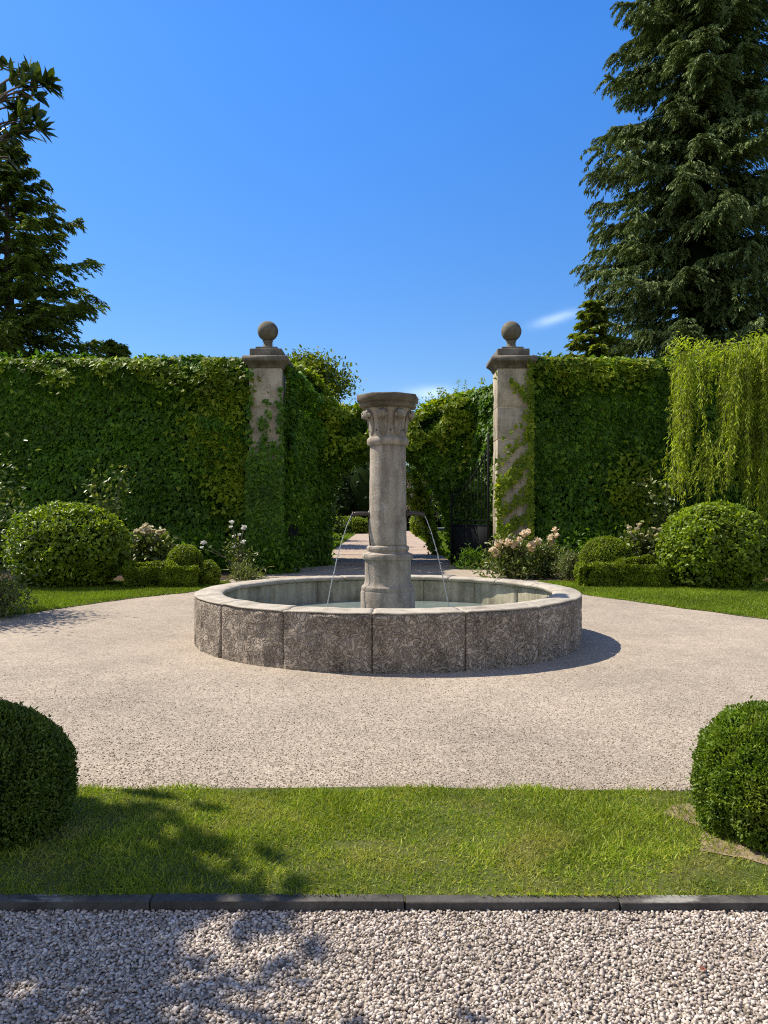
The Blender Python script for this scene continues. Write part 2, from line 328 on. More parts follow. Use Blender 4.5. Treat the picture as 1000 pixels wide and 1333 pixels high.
class MB:                                            # collects shapes for one mesh
    def __init__(s): s.V = []; s.Fc = []; s.n = 0
    def put(s, V, Fc):
        s.V.append(np.asarray(V, float)); s.Fc += [[i + s.n for i in f] for f in Fc]; s.n += len(V)
    def box(s, lo, hi, bev=0.0, seg=1, jit=0.0):
        bm = bmesh.new(); bmesh.ops.create_cube(bm, size=1)
        lo, hi = np.array(lo, float), np.array(hi, float)
        for v in bm.verts: v.co = Vector((lo + hi) / 2 + np.array(v.co) * (hi - lo))
        if bev: bmesh.ops.bevel(bm, geom=list(bm.edges), offset=bev, segments=seg, affect='EDGES', profile=0.6)
        s.bm(bm, jit)
    def bm(s, bm, jit=0.0):
        bm.verts.index_update(); V = np.array([v.co[:] for v in bm.verts])
        if jit: V = V + rng.normal(size=V.shape) * jit
        s.put(V, [[v.index for v in f.verts] for f in bm.faces]); bm.free()
    def tube(s, P, R, sides=6, cap=True):
        P = np.asarray(P, float); n = len(P); R = np.broadcast_to(np.asarray(R, float), (n,))
        T = np.gradient(P, axis=0); T = unit(T); ref = np.array([0.0, 0, 1]) if abs(T[0][2]) < 0.8 else np.array([1.0, 0, 0])
        V = []
        for i in range(n):
            a = np.cross(T[i], ref); a /= max(np.linalg.norm(a), 1e-9); b = np.cross(T[i], a); ref = ref - 0.0
            th = np.arange(sides) * 2 * PI / sides
            V.append(P[i] + R[i] * (np.cos(th)[:, None] * a + np.sin(th)[:, None] * b))
        Fc = [[i * sides + j, i * sides + (j + 1) % sides, (i + 1) * sides + (j + 1) % sides, (i + 1) * sides + j] for i in range(n - 1) for j in range(sides)]
        if cap: Fc += [list(range(sides))[::-1], [(n - 1) * sides + j for j in range(sides)]]
        s.put(np.concatenate(V), Fc)
    def lathe(s, prof, c, n=48, closed=False, wob=0.0, seed=0, rot=0.0):
        prof = np.array(prof, float); m = len(prof); th = np.arange(n) * 2 * PI / n + rot
        V = np.stack([np.outer(prof[:, 0], np.cos(th)), np.outer(prof[:, 0], np.sin(th)), np.repeat(prof[:, 1][:, None], n, 1)], -1).reshape(-1, 3)
        if wob:
            w = Wob(9, seed)(V) * wob; V[:, :2] *= (1 + w / np.maximum(np.hypot(V[:, 0], V[:, 1]), 0.05))[:, None]
        V = V + np.array(c)
        Fc = [[i * n + j, i * n + (j + 1) % n, (i + 1) * n + (j + 1) % n, (i + 1) * n + j] for i in range(m - 1) for j in range(n)]
        if not closed: Fc += [list(range(n))[::-1], [(m - 1) * n + j for j in range(n)]]
        else: Fc += [[(m - 1) * n + j, (m - 1) * n + (j + 1) % n, (j + 1) % n, j] for j in range(n)]
        s.put(V, Fc)
    def build(s, name, mat, **k): return add(name, np.concatenate(s.V), s.Fc, mat, **k)

# leaf templates: (x across, y along, z normal), faces
T_DIA = (np.array([[0, 0, 0], [.5, .45, .10], [0, 1, 0], [-.5, .45, .10]]), np.array([[0, 1, 2], [0, 2, 3]]))
T_OVAL = (np.array([[0, 0, 0], [.38, .25, .08], [.46, .6, .08], [0, 1, -.08], [-.46, .6, .08], [-.38, .25, .08], [0, .5, -.02]]),
          np.array([[0, 1, 6], [1, 2, 6], [2, 3, 6], [3, 4, 6], [4, 5, 6], [5, 0, 6]]))
T_IVY = (np.array([[0, 0, 0], [.50, -.02, .05], [.42, .36, .04], [.24, .55, .02], [0, 1, -.10], [-.24, .55, .02], [-.42, .36, .04], [-.50, -.02, .05], [0, .35, -.04]]),
         np.array([[0, 1, 8], [1, 2, 8], [2, 3, 8], [3, 4, 8], [4, 5, 8], [5, 6, 8], [6, 7, 8], [7, 0, 8]]))
T_BLADE = (np.array([[-.5, 0, 0], [.5, 0, 0], [.36, .55, .10], [-.36, .55, .10], [0, 1, .34]]), np.array([[0, 1, 2], [0, 2, 3], [3, 2, 4]]))
T_LANCE = (np.array([[0, 0, 0], [.5, .35, .05], [.36, .68, .02], [0, 1, -.08], [-.36, .68, .02], [-.5, .35, .05]]), np.array([[0, 1, 2], [0, 2, 3], [0, 3, 4], [0, 4, 5]]))

def leaves(P, D, U, L, Wd, tm):
    """N leaves: base P, along D, facing U, length L, width Wd -> (V, Fc)."""
    D = unit(D); U = unit(U - (U * D).sum(1, keepdims=True) * D); S = np.cross(D, U)
    L = np.broadcast_to(L, (len(P),))[:, None, None]; Wd = np.broadcast_to(Wd, (len(P),))[:, None, None]
    T, Fc = tm
    V = P[:, None, :] + T[None, :, :1] * Wd * S[:, None, :] + T[None, :, 1:2] * L * D[:, None, :] + T[None, :, 2:3] * L * U[:, None, :]
    k = len(T)
    return V.reshape(-1, 3), (Fc[None] + (np.arange(len(P)) * k)[:, None, None]).reshape(-1, Fc.shape[1])
def cat(parts):
    Vs, Fs, n = [], [], 0
    for V, Fc in parts: Vs.append(V); Fs.append(Fc + n); n += len(V)
    return np.concatenate(Vs), np.concatenate(Fs)
def U_(a, b, n): return rng.uniform(a, b, n)

def inside(poly, X, Y):
    poly = np.asarray(poly, float); r = np.zeros(len(X), bool); j = len(poly) - 1
    for i in range(len(poly)):
        xi, yi = poly[i]; xj, yj = poly[j]
        c = ((yi > Y) != (yj > Y)) & (X < (xj - xi) * (Y - yi) / (yj - yi + 1e-12) + xi); r ^= c; j = i
    return r
def sheet(name, poly, z, mat, **k):
    poly = np.asarray(poly, float); V = np.c_[poly, np.full(len(poly), z)]
    a = sum(poly[i][0] * poly[(i + 1) % len(poly)][1] - poly[(i + 1) % len(poly)][0] * poly[i][1] for i in range(len(poly)))
    idx = list(range(len(poly)));  idx = idx if a > 0 else idx[::-1]
    return add(name, V, [idx], mat, kind='structure', **k)

# ------------------------------------------------------------------ ground, court, lawns, path
sheet('ground', [(-900, -300), (900, -300), (900, 1500), (-900, 1500)], -0.02, M['ground'])
sheet('gravel_court', [(-16, 4.64), (16, 4.64), (16, 24.5), (-16, 24.5)], 0.0, M['court'])
sheet('gravel_drive', [(-16, -6), (16, -6), (16, 3.25), (-16, 3.25)], -0.004, M['gravel_bed'])
sheet('path', [(-2.15, 24.4), (2.15, 24.4), (2.15, 68), (-2.0, 68)], 0.006, M['path'])

def wavy(poly, amp, seed, step=0.25):
    out = []; r = np.random.default_rng(seed); poly = [np.array(p, float) for p in poly]
    for i in range(len(poly)):
        a, b = poly[i], poly[(i + 1) % len(poly)]; n = max(1, int(np.linalg.norm(b - a) / step))
        for k in range(n): out.append(a + (b - a) * k / n + r.normal(size=2) * amp)
    return out
STRIP = [(-6.5, 3.292), (6.5, 3.292), (6.5, 4.62), (2.2, 4.60), (0, 4.66), (-2.0, 4.62), (-6.5, 4.66)]
sheet('lawn_strip', wavy(STRIP, 0.012, 3), 0.008, M['lawn_soil'])
BARE = np.array([[1.60, 4.36], [1.54, 4.22], [1.57, 4.06], [1.53, 3.88], [1.57, 3.72], [1.66, 3.58], [1.86, 3.50], [2.6, 3.44], [2.7, 4.3], [2.0, 4.45]])
sheet('bare_soil', wavy(BARE, 0.045, 9, 0.09), 0.0125, M['dry_soil'])
LAWN_L = [(-16, 11.4), (-6.9, 11.7), (-5.6, 12.65), (-5.1, 14.0), (-4.6, 15.0), (-3.92, 15.9), (-3.5, 17.4), (-3.5, 18.4), (-16, 18.4)]
LAWN_R = [(16, 11.0), (6.6, 11.2), (5.71, 12.0), (4.84, 13.66), (3.9, 15.5), (3.55, 17.2), (3.5, 18.4), (16, 18.4)]
sheet('lawn', wavy(LAWN_L, 0.03, 4), 0.008, M['lawn_soil'])
sheet('lawn', wavy(LAWN_R, 0.03, 5), 0.008, M['lawn_soil'])
sheet('planting_bed', wavy([(-16, 17.0), (-4.6, 17.0), (-3.6, 19.3), (-3.1, 21.4), (-3.1, 22.6), (-16, 22.6)], 0.03, 6), 0.013, M['bed_soil'])
sheet('planting_bed', wavy([(16, 17.0), (4.6, 17.0), (3.4, 19.3), (3.05, 20.2), (3.0, 22.6), (16, 22.6)], 0.03, 7), 0.013, M['bed_soil'])
sheet('garden_lawn', [(-40, 24.5), (-2.17, 24.5), (-2.02, 68), (-40, 68)], 0.006, M['lawn_soil'])
sheet('garden_lawn', [(40, 24.5), (2.17, 24.5), (2.17, 68), (40, 68)], 0.006, M['lawn_soil'])

def grass(name, X, Y, z, h, w, mat, label, lean=0.55):
    n = len(X); P = np.c_[X, Y, np.full(n, z)]
    D = unit(np.c_[rng.normal(size=(n, 2)) * lean, np.ones(n)]); U = rand_dirs(n)
    V, Fc = leaves(P, D, U, h, w, T_BLADE)
    return add(name, V, Fc, mat, kind='stuff', label=label, cat='grass', loc=(float(X.mean()), float(Y.mean()), 0))
n = 195000
X, Y = U_(-4.7, 4.7, n), U_(3.27, 4.70, n)
wb = Wob(3.5, 11, dim=2)(np.c_[X, Y]); wf = Wob(14, 12, dim=2)(np.c_[X, Y])
edge = np.minimum(Y - 3.295, 4.62 + 0.035 * np.sin(X * 3.1) + 0.03 * np.sin(X * 9.7) - Y)
keep = (edge > -0.045 * rng.random(n) ** 2 + 0.01 * wf) & (rng.random(n) < 0.92 + 0.22 * wb + 0.1 * wf)
bare = inside(BARE, X + rng.normal(size=n) * .09, Y + rng.normal(size=n) * .07); keep &= ~bare | (rng.random(n) < 0.30)
d2 = np.hypot((X + 0.15) / 0.16, (Y - 3.86) / 0.05); keep &= (d2 > 1) | (rng.random(n) < 0.35)
X, Y, wb, wf = X[keep], Y[keep], wb[keep], wf[keep]
grass('grass_strip', X, Y, 0.006, (0.018 + 0.026 * rng.random(len(X)) ** 1.6) * (1 + 0.30 * wb + .18 * wf), U_(0.0028, 0.0062, len(X)), M['grass'], 'short patchy grass of the strip behind the dark kerb', 1.0)
for nm, poly, lab in (('grass_left', LAWN_L, 'mown lawn grass below the left round bush'), ('grass_right', LAWN_R, 'mown lawn grass below the right round bush')):
    n = 150000; s = -1 if 'left' in nm else 1
    X, Y = U_(3.4, 10.5, n) * s, U_(11.0, 18.4, n)
    k = inside(wavy(poly, 0.03, 4, 0.3), X, Y); X, Y = X[k], Y[k]
    grass('lawn_grass', X, Y, 0.006, U_(0.03, 0.065, len(X)), U_(0.008, 0.014, len(X)), M['lawn_grass'], lab)
for s in (-1, 1):
    n = 45000; X, Y = (2.15 + 6 * rng.random(n) ** 1.4) * s, U_(25, 67, n)
    grass('garden_grass', X, Y, 0.004, U_(0.06, 0.12, n), U_(0.03, 0.05, n), M['lawn_grass'], 'sunlit lawn beyond the gate on the %s of the path' % ('left' if s < 0 else 'right'))

n = 5200; X = U_(-3.6, 3.6, n); w = Wob(9, 19, dim=2)(np.c_[X, X * 0]); k = rng.random(n) < .45 + .5 * w; X = X[k]; n = len(X)
P = np.c_[X, U_(3.29, 3.312, n), U_(.024, .038, n)]; D = unit(np.c_[rng.normal(size=n) * .6, -.9 - .4 * rng.random(n), .25 + .4 * rng.normal(size=n)])
V, Fc = leaves(P, D, np.tile([0., 0, 1.], (n, 1)) + rng.normal(size=(n, 3)) * .2, U_(.018, .05, n), U_(.003, .006, n), T_BLADE)
add('grass_fringe', V, Fc, M['grass'], kind='stuff', label='grass blades hanging over the dark kerb', cat='grass', loc=(0, 3.3, 0))
# kerb: dark stones in a row
mb = MB(); x = -6.5
while x < 6.5:
    l = random.uniform(0.85, 1.15)
    mb.box((x + 0.002, 3.232 + random.uniform(-.003, .003), -0.05), (x + l - 0.002, 3.297, 0.037 + random.uniform(-.003, .003)), 0.006, 2, 0.0012); x += l
mb.build('kerb', M['kerb'], kind='structure')

# gravel: loose stones
def ico(sub):
    bm = bmesh.new(); bmesh.ops.create_icosphere(bm, subdivisions=sub, radius=1); bm.verts.index_update()
    V = np.array([v.co[:] for v in bm.verts]); Fc = np.array([[v.index for v in f.verts] for f in bm.faces]); bm.free(); return V, Fc
def stones(name, X, Y, z, S, mat, label, sub=2, jit=0.16, flat=(.45, .8)):
    V0, F0 = ico(sub); parts = []; n = len(X); grp = np.arange(n) % 8
    for g in range(8):
        i = np.where(grp == g)[0]; m = len(i)
        B = V0 * (1 + jit * Wob(1.6, 50 + g)(V0) + 0.5 * jit * Wob(3.2, 70 + g)(V0))[:, None]
        A = U_(0, 6.28, m); ca, sa = np.cos(A), np.sin(A); T = rng.normal(size=(m, 2)) * 0.22
        sc = S[i][:, None] * np.c_[U_(.85, 1.25, m), U_(.62, .95, m), U_(*flat, m)]
        L = B[None] * sc[:, None, :]
        L[..., 2] += L[..., 0] * T[:, :1] + L[..., 1] * T[:, 1:]
        Vx = L[..., 0] * ca[:, None] - L[..., 1] * sa[:, None]; Vy = L[..., 0] * sa[:, None] + L[..., 1] * ca[:, None]
        Vw = np.stack([Vx + X[i][:, None], Vy + Y[i][:, None], L[..., 2] + (z[i] if hasattr(z, '__len__') else z) if not hasattr(z, '__len__') else L[..., 2] + z[i][:, None]], -1)
        parts.append((Vw.reshape(-1, 3), (F0[None] + (np.arange(m) * len(V0))[:, None, None]).reshape(-1, 3)))
    V, Fc = cat(parts)
    return add(name, V, Fc, mat, kind='stuff', label=label, cat='gravel', smooth=True, loc=(float(X.mean()), float(Y.mean()), 0))
n = 98000
X, Y = U_(-3.4, 3.4, n), U_(2.05, 3.232, n)
stones('loose_gravel', X, Y, U_(-0.004, 0.006, n), 0.0048 + 0.0062 * rng.random(n) ** 1.6, M['pebble'], 'coarse grey gravel of the drive before the dark kerb', 1)
n = 62000
Y = 4.60 + 4.4 * rng.random(n) ** 1.7; X = U_(-1, 1, n) * (Y * 0.5 + 0.5)
k = (np.hypot(X, Y - 10.4) > 2.5) & (rng.random(n) < np.clip((9.0 - Y) / 2.8, 0, 1)); X, Y = X[k], Y[k]; n = len(X)
V0, F0 = ico(1)
stones('loose_grit', X, Y, U_(-0.002, 0.003, n), 0.003 + 0.0042 * rng.random(n) ** 2, M['grit'], 'fine pale gravel of the round court', 1)

# ------------------------------------------------------------------ fountain
FC = np.array([0.05, 10.4, 0.0]); NB = 16; A0 = math.radians(-90 - 4)
ft = thing('fountain', 'round stone fountain with carved basin and central column, on the gravel court', 'fountain', FC)
step = 2 * PI / NB
relief = Wob(14, 21, 10); relief2 = Wob(34, 22, 10); chip = Wob(26, 23, 8)
for b in range(NB):
    a0, a1 = A0 + b * step + 0.0022, A0 + (b + 1) * step - 0.0022
    na, nz = 44, 22; bow = random.uniform(-.004, .006)
    aa = np.linspace(a0, a1, na); zz = np.linspace(0.0, 0.582, nz)
    G = np.array([[(2.43 * math.cos(a), 2.43 * math.sin(a), z) for a in aa] for z in zz]).reshape(-1, 3)
    ea = np.minimum(aa - a0, a1 - aa) * 2.43; ez = np.minimum(zz + 0.3, 0.582 - zz)
    e = np.minimum(ea[None, :], ez[:, None]).ravel()
    dr = -0.013 * np.exp(-e / 0.008) + (0.006 * relief(G) + 0.003 * relief2(G)) * np.clip(e / 0.03, 0, 1) - 0.012 * np.clip(chip(G) - 0.9, 0, 1) * np.exp(-e / 0.03) + bow
    # small boss or drain hole in the middle of the block
    am, zm = (a0 + a1) / 2 + random.uniform(-.03, .03), 0.27 + random.uniform(-.03, .03)
    rr = np.hypot((np.tile(aa, nz) - am) * 2.43, G[:, 2] - zm); dr += -0.03 * np.exp(-(rr / 0.022) ** 2)
    R = np.hypot(G[:, 0], G[:, 1]) + dr; G[:, :2] *= (R / 2.43)[:, None]
    Fq = [[i * na + j, i * na + j + 1, (i + 1) * na + j + 1, (i + 1) * na + j] for i in range(nz - 1) for j in range(na - 1)]
    Bk = np.array([[(2.18 * math.cos(a), 2.18 * math.sin(a), z) for a in aa] for z in (0, 0.582)]).reshape(-1, 3)
    n0 = na * nz
    Fq += [[n0 + j + 1, n0 + j, n0 + na + j, n0 + na + j + 1] for j in range(na - 1)]
    top = (nz - 1) * na
    Fq += [[top + j, top + j + 1, n0 + na + j + 1, n0 + na + j] for j in range(na - 1)]
    Fq += [[i * na for i in range(nz)][::-1] [::-1] + [n0 + na, n0], [i * na + na - 1 for i in range(nz)][::-1] + [n0 + na - 1, n0 + 2 * na - 1]]
    add('basin_block', np.concatenate([G, Bk]) + FC, Fq, M['carved'], root=ft, smooth=False)
PROF = [(2.41, .5825), (2.424, .584), (2.429, .590), (2.424, .598), (2.405, .603), (2.30, .603), (2.288, .606), (2.27, .612), (2.235, .616), (2.19, .616), (2.13, .612), (2.095, .604), (2.080, .588), (2.086, .570), (2.105, .548), (2.15, .545), (2.175, .5825)]
PR = np.array(PROF)
cw = Wob(6, 31); cw2 = Wob(22, 32)
for b in range(NB):
    a0, a1 = A0 + b * step + 0.0016, A0 + (b + 1) * step - 0.0016; na = 24
    aa = np.linspace(a0, a1, na); m = len(PR)
    V = np.array([[(r * math.cos(a), r * math.sin(a), z) for r, z in PR] for a in aa]).reshape(-1, 3)
    ea = np.repeat(np.minimum(aa - a0, a1 - aa) * 2.3, m)
    V[:, 2] += 0.004 * cw(V) + 0.0015 * cw2(V) + random.uniform(-.002, .002) - 0.006 * np.exp(-ea / 0.006) * (V[:, 2] > .58)
    V[:, :2] *= (1 + 0.0015 * cw2(V + 3))[:, None]
    Fq = [[i * m + j, i * m + (j + 1) % m, (i + 1) * m + (j + 1) % m, (i + 1) * m + j] for i in range(na - 1) for j in range(m)]
    Fq += [list(range(m))[::-1], [(na - 1) * m + j for j in range(m)]]
    add('coping_stone', V + FC, Fq, M['coping'], root=ft, smooth=True)
mb = MB()
for b in range(NB * 1):
    a0, a1 = A0 + (b + .5) * step + 0.002, A0 + (b + 1.5) * step - 0.002; na = 8
    aa = np.linspace(a0, a1, na); V = []
    pr = [(2.17, .02), (2.14, .02), (2.137, .10), (2.137, .53), (2.142, .544), (2.17, .544)]; m = len(pr)
    for a in aa: V += [(r * math.cos(a), r * math.sin(a), z) for r, z in pr]
    Fq = [[i * m + j, i * m + (j + 1) % m, (i + 1) * m + (j + 1) % m, (i + 1) * m + j] for i in range(na - 1) for j in range(m)]
    Fq += [list(range(m))[::-1], [(na - 1) * m + j for j in range(m)]]
    mb.put(np.array(V) + FC, Fq)
mb.build('basin_lining', M['lining'], root=ft)
mb = MB(); mb.lathe([(2.2, 0.015), (2.2, 0.03), (0.01, 0.03)], FC, 64); mb.build('basin_floor', M['lining'], root=ft)
# column
s = 10.4 / F
def zc(py): return wz(py, 10.1)
colm = MB()
prof = [(.350, .03), (.350, zc(773)), (.343, zc(771.2)), (.338, zc(771)), (.342, zc(768.5)), (.338, zc(765.5)), (.326, zc(764)), (.318, zc(763.8)), (.306, zc(762)), (.300, zc(759)), (.297, zc(755)),
        (.296, zc(733)), (.300, zc(730)), (.318, zc(729)), (.327, zc(726.5)), (.327, zc(724.5)), (.318, zc(722)), (.288, zc(721)), (.262, zc(719.5)), (.262, zc(718)), (.272, zc(716.5)), (.275, zc(714)), (.268, zc(712)), (.244, zc(710.5))]
colm.lathe(prof, FC, 64, wob=0.0012, seed=41)
colm.build('column_base', M['column'], root=ft, smooth='angle')
sh = MB()
zz = np.linspace(zc(711), zc(577), 40)
prof = [(.242 - .010 * i / 39 + .0015 * math.sin(i * 1.1), z) for i, z in enumerate(zz)]
sh.lathe(prof, FC, 64, wob=0.0012, seed=42)
shaft = sh.build('shaft', M['column'], root=ft, smooth=True)
cp = MB()
prof = [(.226, zc(578)), (.258, zc(576.5)), (.268, zc(574.5)), (.271, zc(572)), (.268, zc(569.5)), (.256, zc(567.5)), (.240, zc(566.5)), (.238, zc(560)), (.241, zc(552)), (.250, zc(544)), (.266, zc(537)), (.288, zc(532)), (.305, zc(529.5)), (.30, zc(528))]
cp.lathe(prof, FC, 64, wob=0.001, seed=43)
capital = cp.build('capital', M['column'], root=ft, smooth='angle')
# eight crocket leaves curling under the abacus, drill holes between
for k in range(8):
    a = math.radians(22.5 + 45 * k + 8); ca, sa = math.cos(a), math.sin(a); lf = MB()
    zs = [565, 558, 550, 543, 537, 533.5, 532.5, 535.5, 540.5, 543, 541]; rs = [.236, .240, .246, .256, .274, .296, .318, .334, .330, .314, .300]
    wd = [.030, .052, .062, .064, .064, .062, .060, .056, .052, .046, .03]; th = [.006, .014, .018, .02, .022, .026, .03, .034, .034, .028, .014]
    V = []; nn = len(zs)
    for i in range(nn):
        for u_, q in ((-1, -.3), (-.55, .8), (0, .45), (.55, .8), (1, -.3), (0, -1)):
            r = rs[i] + th[i] * q * (1 if i < 6 else 0.6); zz_ = zc(zs[i]) + (0 if i < 5 else th[i] * q * 0.5)
            V.append((ca * r - sa * wd[i] * u_, sa * r + ca * wd[i] * u_, zz_))
    Fq = [[i * 6 + j, i * 6 + (j + 1) % 6, (i + 1) * 6 + (j + 1) % 6, (i + 1) * 6 + j] for i in range(nn - 1) for j in range(6)] + [list(range(6))[::-1], [(nn - 1) * 6 + j for j in range(6)]]
    lf.put(np.array(V) + FC, Fq)
    # two small side curls
    for sg in (-1, 1):
        c0 = FC + np.array([ca * .306 - sa * .052 * sg, sa * .306 + ca * .052 * sg, zc(538)])
        V1, F1 = ico(2); lf.put(c0 + V1 * np.array([.026, .026, .03]) * (1 + .2 * Wob(3, k * 2 + sg + 5)(V1))[:, None], F1.tolist())
    lf.build('carved_leaf', M['column'], root=ft, parent=capital, smooth=True)
for k in range(8):
    hl = MB()
    a = math.radians(45 * k + 8); r = .243
    c0 = FC + np.array([math.cos(a) * r, math.sin(a) * r, zc(558)]); V1, F1 = ico(1); hl.put(c0 + V1 * .011, F1.tolist())
    hl.build('drill_hole', M['hole'], root=ft, parent=capital)
ab = MB()
def octa(mb, prof, rot):
    mb.lathe(prof, FC, 8, rot=rot)
R8 = math.radians(-90 - 30)
bm_prof = [(.28, zc(529)), (.365, zc(527.5)), (.383, zc(525.5)), (.385, zc(523.5)), (.372, zc(521.3)), (.385, zc(520.6)), (.409, zc(519.5)), (.411, zc(512.5)), (.402, zc(510.8)), (.30, zc(510.6))]
octa(ab, bm_prof, R8)
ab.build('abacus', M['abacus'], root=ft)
# spouts
for sg, lab in ((-1, 'left'), (1, 'right')):
    sp = MB(); z = wz(668.5, 10.4); ln = .47
    P = [FC + np.array([sg * (.20 + (ln - .20) * t), -0.02, z + .006 * math.sin(t * 3) - 0.025 * max(0, t - .85) / .15]) for t in np.linspace(0, 1, 12)]
    sp.tube(P, [.026] * 10 + [.023, .020], 10)
    sp.tube([FC + np.array([sg * .236, -.02, z]), FC + np.array([sg * .252, -.02, z])], .045, 14)
    sp.tube([FC + np.array([sg * .44, -.02, z]), FC + np.array([sg * .455, -.02, z])], .030, 10)
    sp.build('spout', M['bronze'], root=ft, smooth=False)
    st = MB(); n_ = 60; t = np.linspace(0, 1, n_)
    x0, x1 = sg * .475, sg * (.475 + .335); z0 = z - .025; z1 = .235
    zz = z0 + (z1 - z0) * (0.55 * t + .45 * t ** 2); xx = x0 + (x1 - x0) * t
    tz = zz; tt = np.interp
    # even in height, fall is parabolic in sideways distance
    P = np.c_[FC[0] + xx + .0015 * np.sin(t * 31), np.full(n_, FC[1] - .02) + .0015 * np.cos(t * 27), zz]
    r = .0032 + .0018 * np.abs(np.sin(t * 37 + sg)) + .0016 * np.abs(np.sin(t * 91)) + .001 * t
    st.tube(P, r, 7)
    for q in range(26):                                     # droplets beside the stream
        tq = random.uniform(.25, 1); V1, F1 = ico(1)
        c0 = np.array([np.interp(tq, t, P[:, 0]), FC[1] - .02, np.interp(tq, t, P[:, 2])]) + rng.normal(size=3) * (.012 * tq + .004)
        st.put(c0 + V1 * random.uniform(.003, .006), F1.tolist())
    for q in range(16):
        V1, F1 = ico(1); aq, rq = random.uniform(0, 6.28), random.uniform(.01, .07); st.put(np.array([P[-1][0] + rq * math.cos(aq), P[-1][1] + rq * math.sin(aq), .237 + random.uniform(0, .045)]) + V1 * random.uniform(.003, .007), F1.tolist())
    st.build('water_jet', M['jet'], smooth=True, label='thin stream of water falling from the %s spout of the fountain column' % lab, cat='water jet', loc=(FC[0] + x1, FC[1], .235))
fp = MB(); t = np.linspace(0, 1, 20)
angs = np.radians(-175 + 30 * t); zf = wz(675, 10.4) - (wz(675, 10.4) - wz(722, 10.4)) * t ** 0.8
fp.tube(np.c_[FC[0] + .250 * np.cos(angs), FC[1] + .250 * np.sin(angs), zf], .008, 6); fp.build('feed_pipe', M['bronze'], root=ft)
# pool water
th = np.linspace(0, 2 * PI, 96, endpoint=False)
add('water', np.c_[FC[0] + 2.137 * np.cos(th), FC[1] + 2.137 * np.sin(th), np.full(96, .235)], [list(range(96))], M['water'], kind='structure')

# ------------------------------------------------------------------ gate pillars
PD = 22.1
def pillar(x0, x1, label, seed):
    cx = (x0 + x1) / 2; hw = (x1 - x0) / 2; cy = PD + hw
    root = thing('gate_pillar', label, 'pillar', (cx, cy, 0), 'stone gate pillars topped with balls')
    zt = wz(478, PD)
    p = MB(); z = 0.0; heights = [.75] + [.62, .70, .66, .60, .82, 1.0]
    hs_ = np.array(heights); hs_ = hs_ / hs_.sum() * zt
    for i, h in enumerate(hs_):
        g = .018 if i == 0 else 0.0; j = random.uniform(-.006, .006)
        p.box((cx - hw - g + j, cy - hw - g + j, z + .004), (cx + hw + g + j, cy + hw + g, z + h - .004), .014 if i else .03, 2, .0015); z += h
    p.box((cx - hw + .02, cy - hw + .02, 0), (cx + hw - .02, cy + hw - .02, zt - .01))
    p.build('pier', M['pier'], root=root)
    c = MB()
    def sq(r0, z0, r1, z1):
        V = [(cx + sx * r, cy + sy * r, zz) for r, zz in ((r0, z0), (r1, z1)) for sx, sy in ((-1, -1), (1, -1), (1, 1), (-1, 1))]
        return V
    e = hw; k = PD / F; zcap = wz(462, PD)
    prof = [(e + .015, zt - .02), (e + .03, zt + .02), (e + .05, zt + .06), (e + .09, zt + .11), (e + .15, zt + .16), (e + .17, zt + .18), (e + .17, zt + .28), (e + .15, zt + .31), (e - .02, zt + .34)]
    m = len(prof); V = []
    for r, z_ in prof: V += [(cx + sx * r, cy + sy * r, z_) for sx, sy in ((-1, -1), (1, -1), (1, 1), (-1, 1))]
    Fq = [[i * 4 + j, i * 4 + (j + 1) % 4, (i + 1) * 4 + (j + 1) % 4, (i + 1) * 4 + j] for i in range(m - 1) for j in range(4)] + [[3, 2, 1, 0], [(m - 1) * 4 + j for j in range(4)]]
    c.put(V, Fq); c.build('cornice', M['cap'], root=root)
    zb = zt + .34; f = MB()
    f.box((cx - .44, cy - .44, zb - .01), (cx + .44, cy + .44, zb + .19), .015, 2)
    f.box((cx - .30, cy - .30, zb + .192), (cx + .30, cy + .30, zb + .27), .012, 2)
    pl = f.build('finial_plinth', M['cap'], root=root)
    zb += .27; b = MB(); zn = .07
    b.lathe([(.20, zb), (.19, zb + .03), (.13, zb + .06), (.12, zb + .16), (.15, zb + .21)], (cx, cy, 0), 28)
    r = .283; zc_ = zb + .20 + r
    b.lathe([(r * math.sin(t), zc_ - r * math.cos(t)) for t in np.linspace(.25, PI - .02, 30)], (cx, cy, 0), 40, wob=.004, seed=seed)
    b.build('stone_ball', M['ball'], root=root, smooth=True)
    return root
LPX0, LPX1 = wx(324.5, PD), wx(367, PD); RPX0, RPX1 = wx(647.5, PD), wx(690.5, PD)
pillar(LPX0, LPX1, 'left stone gate pillar, lower half swallowed by ivy', 51)
pillar(RPX0, RPX1, 'right stone gate pillar, bare above with creeper trailing across its lower front', 52)

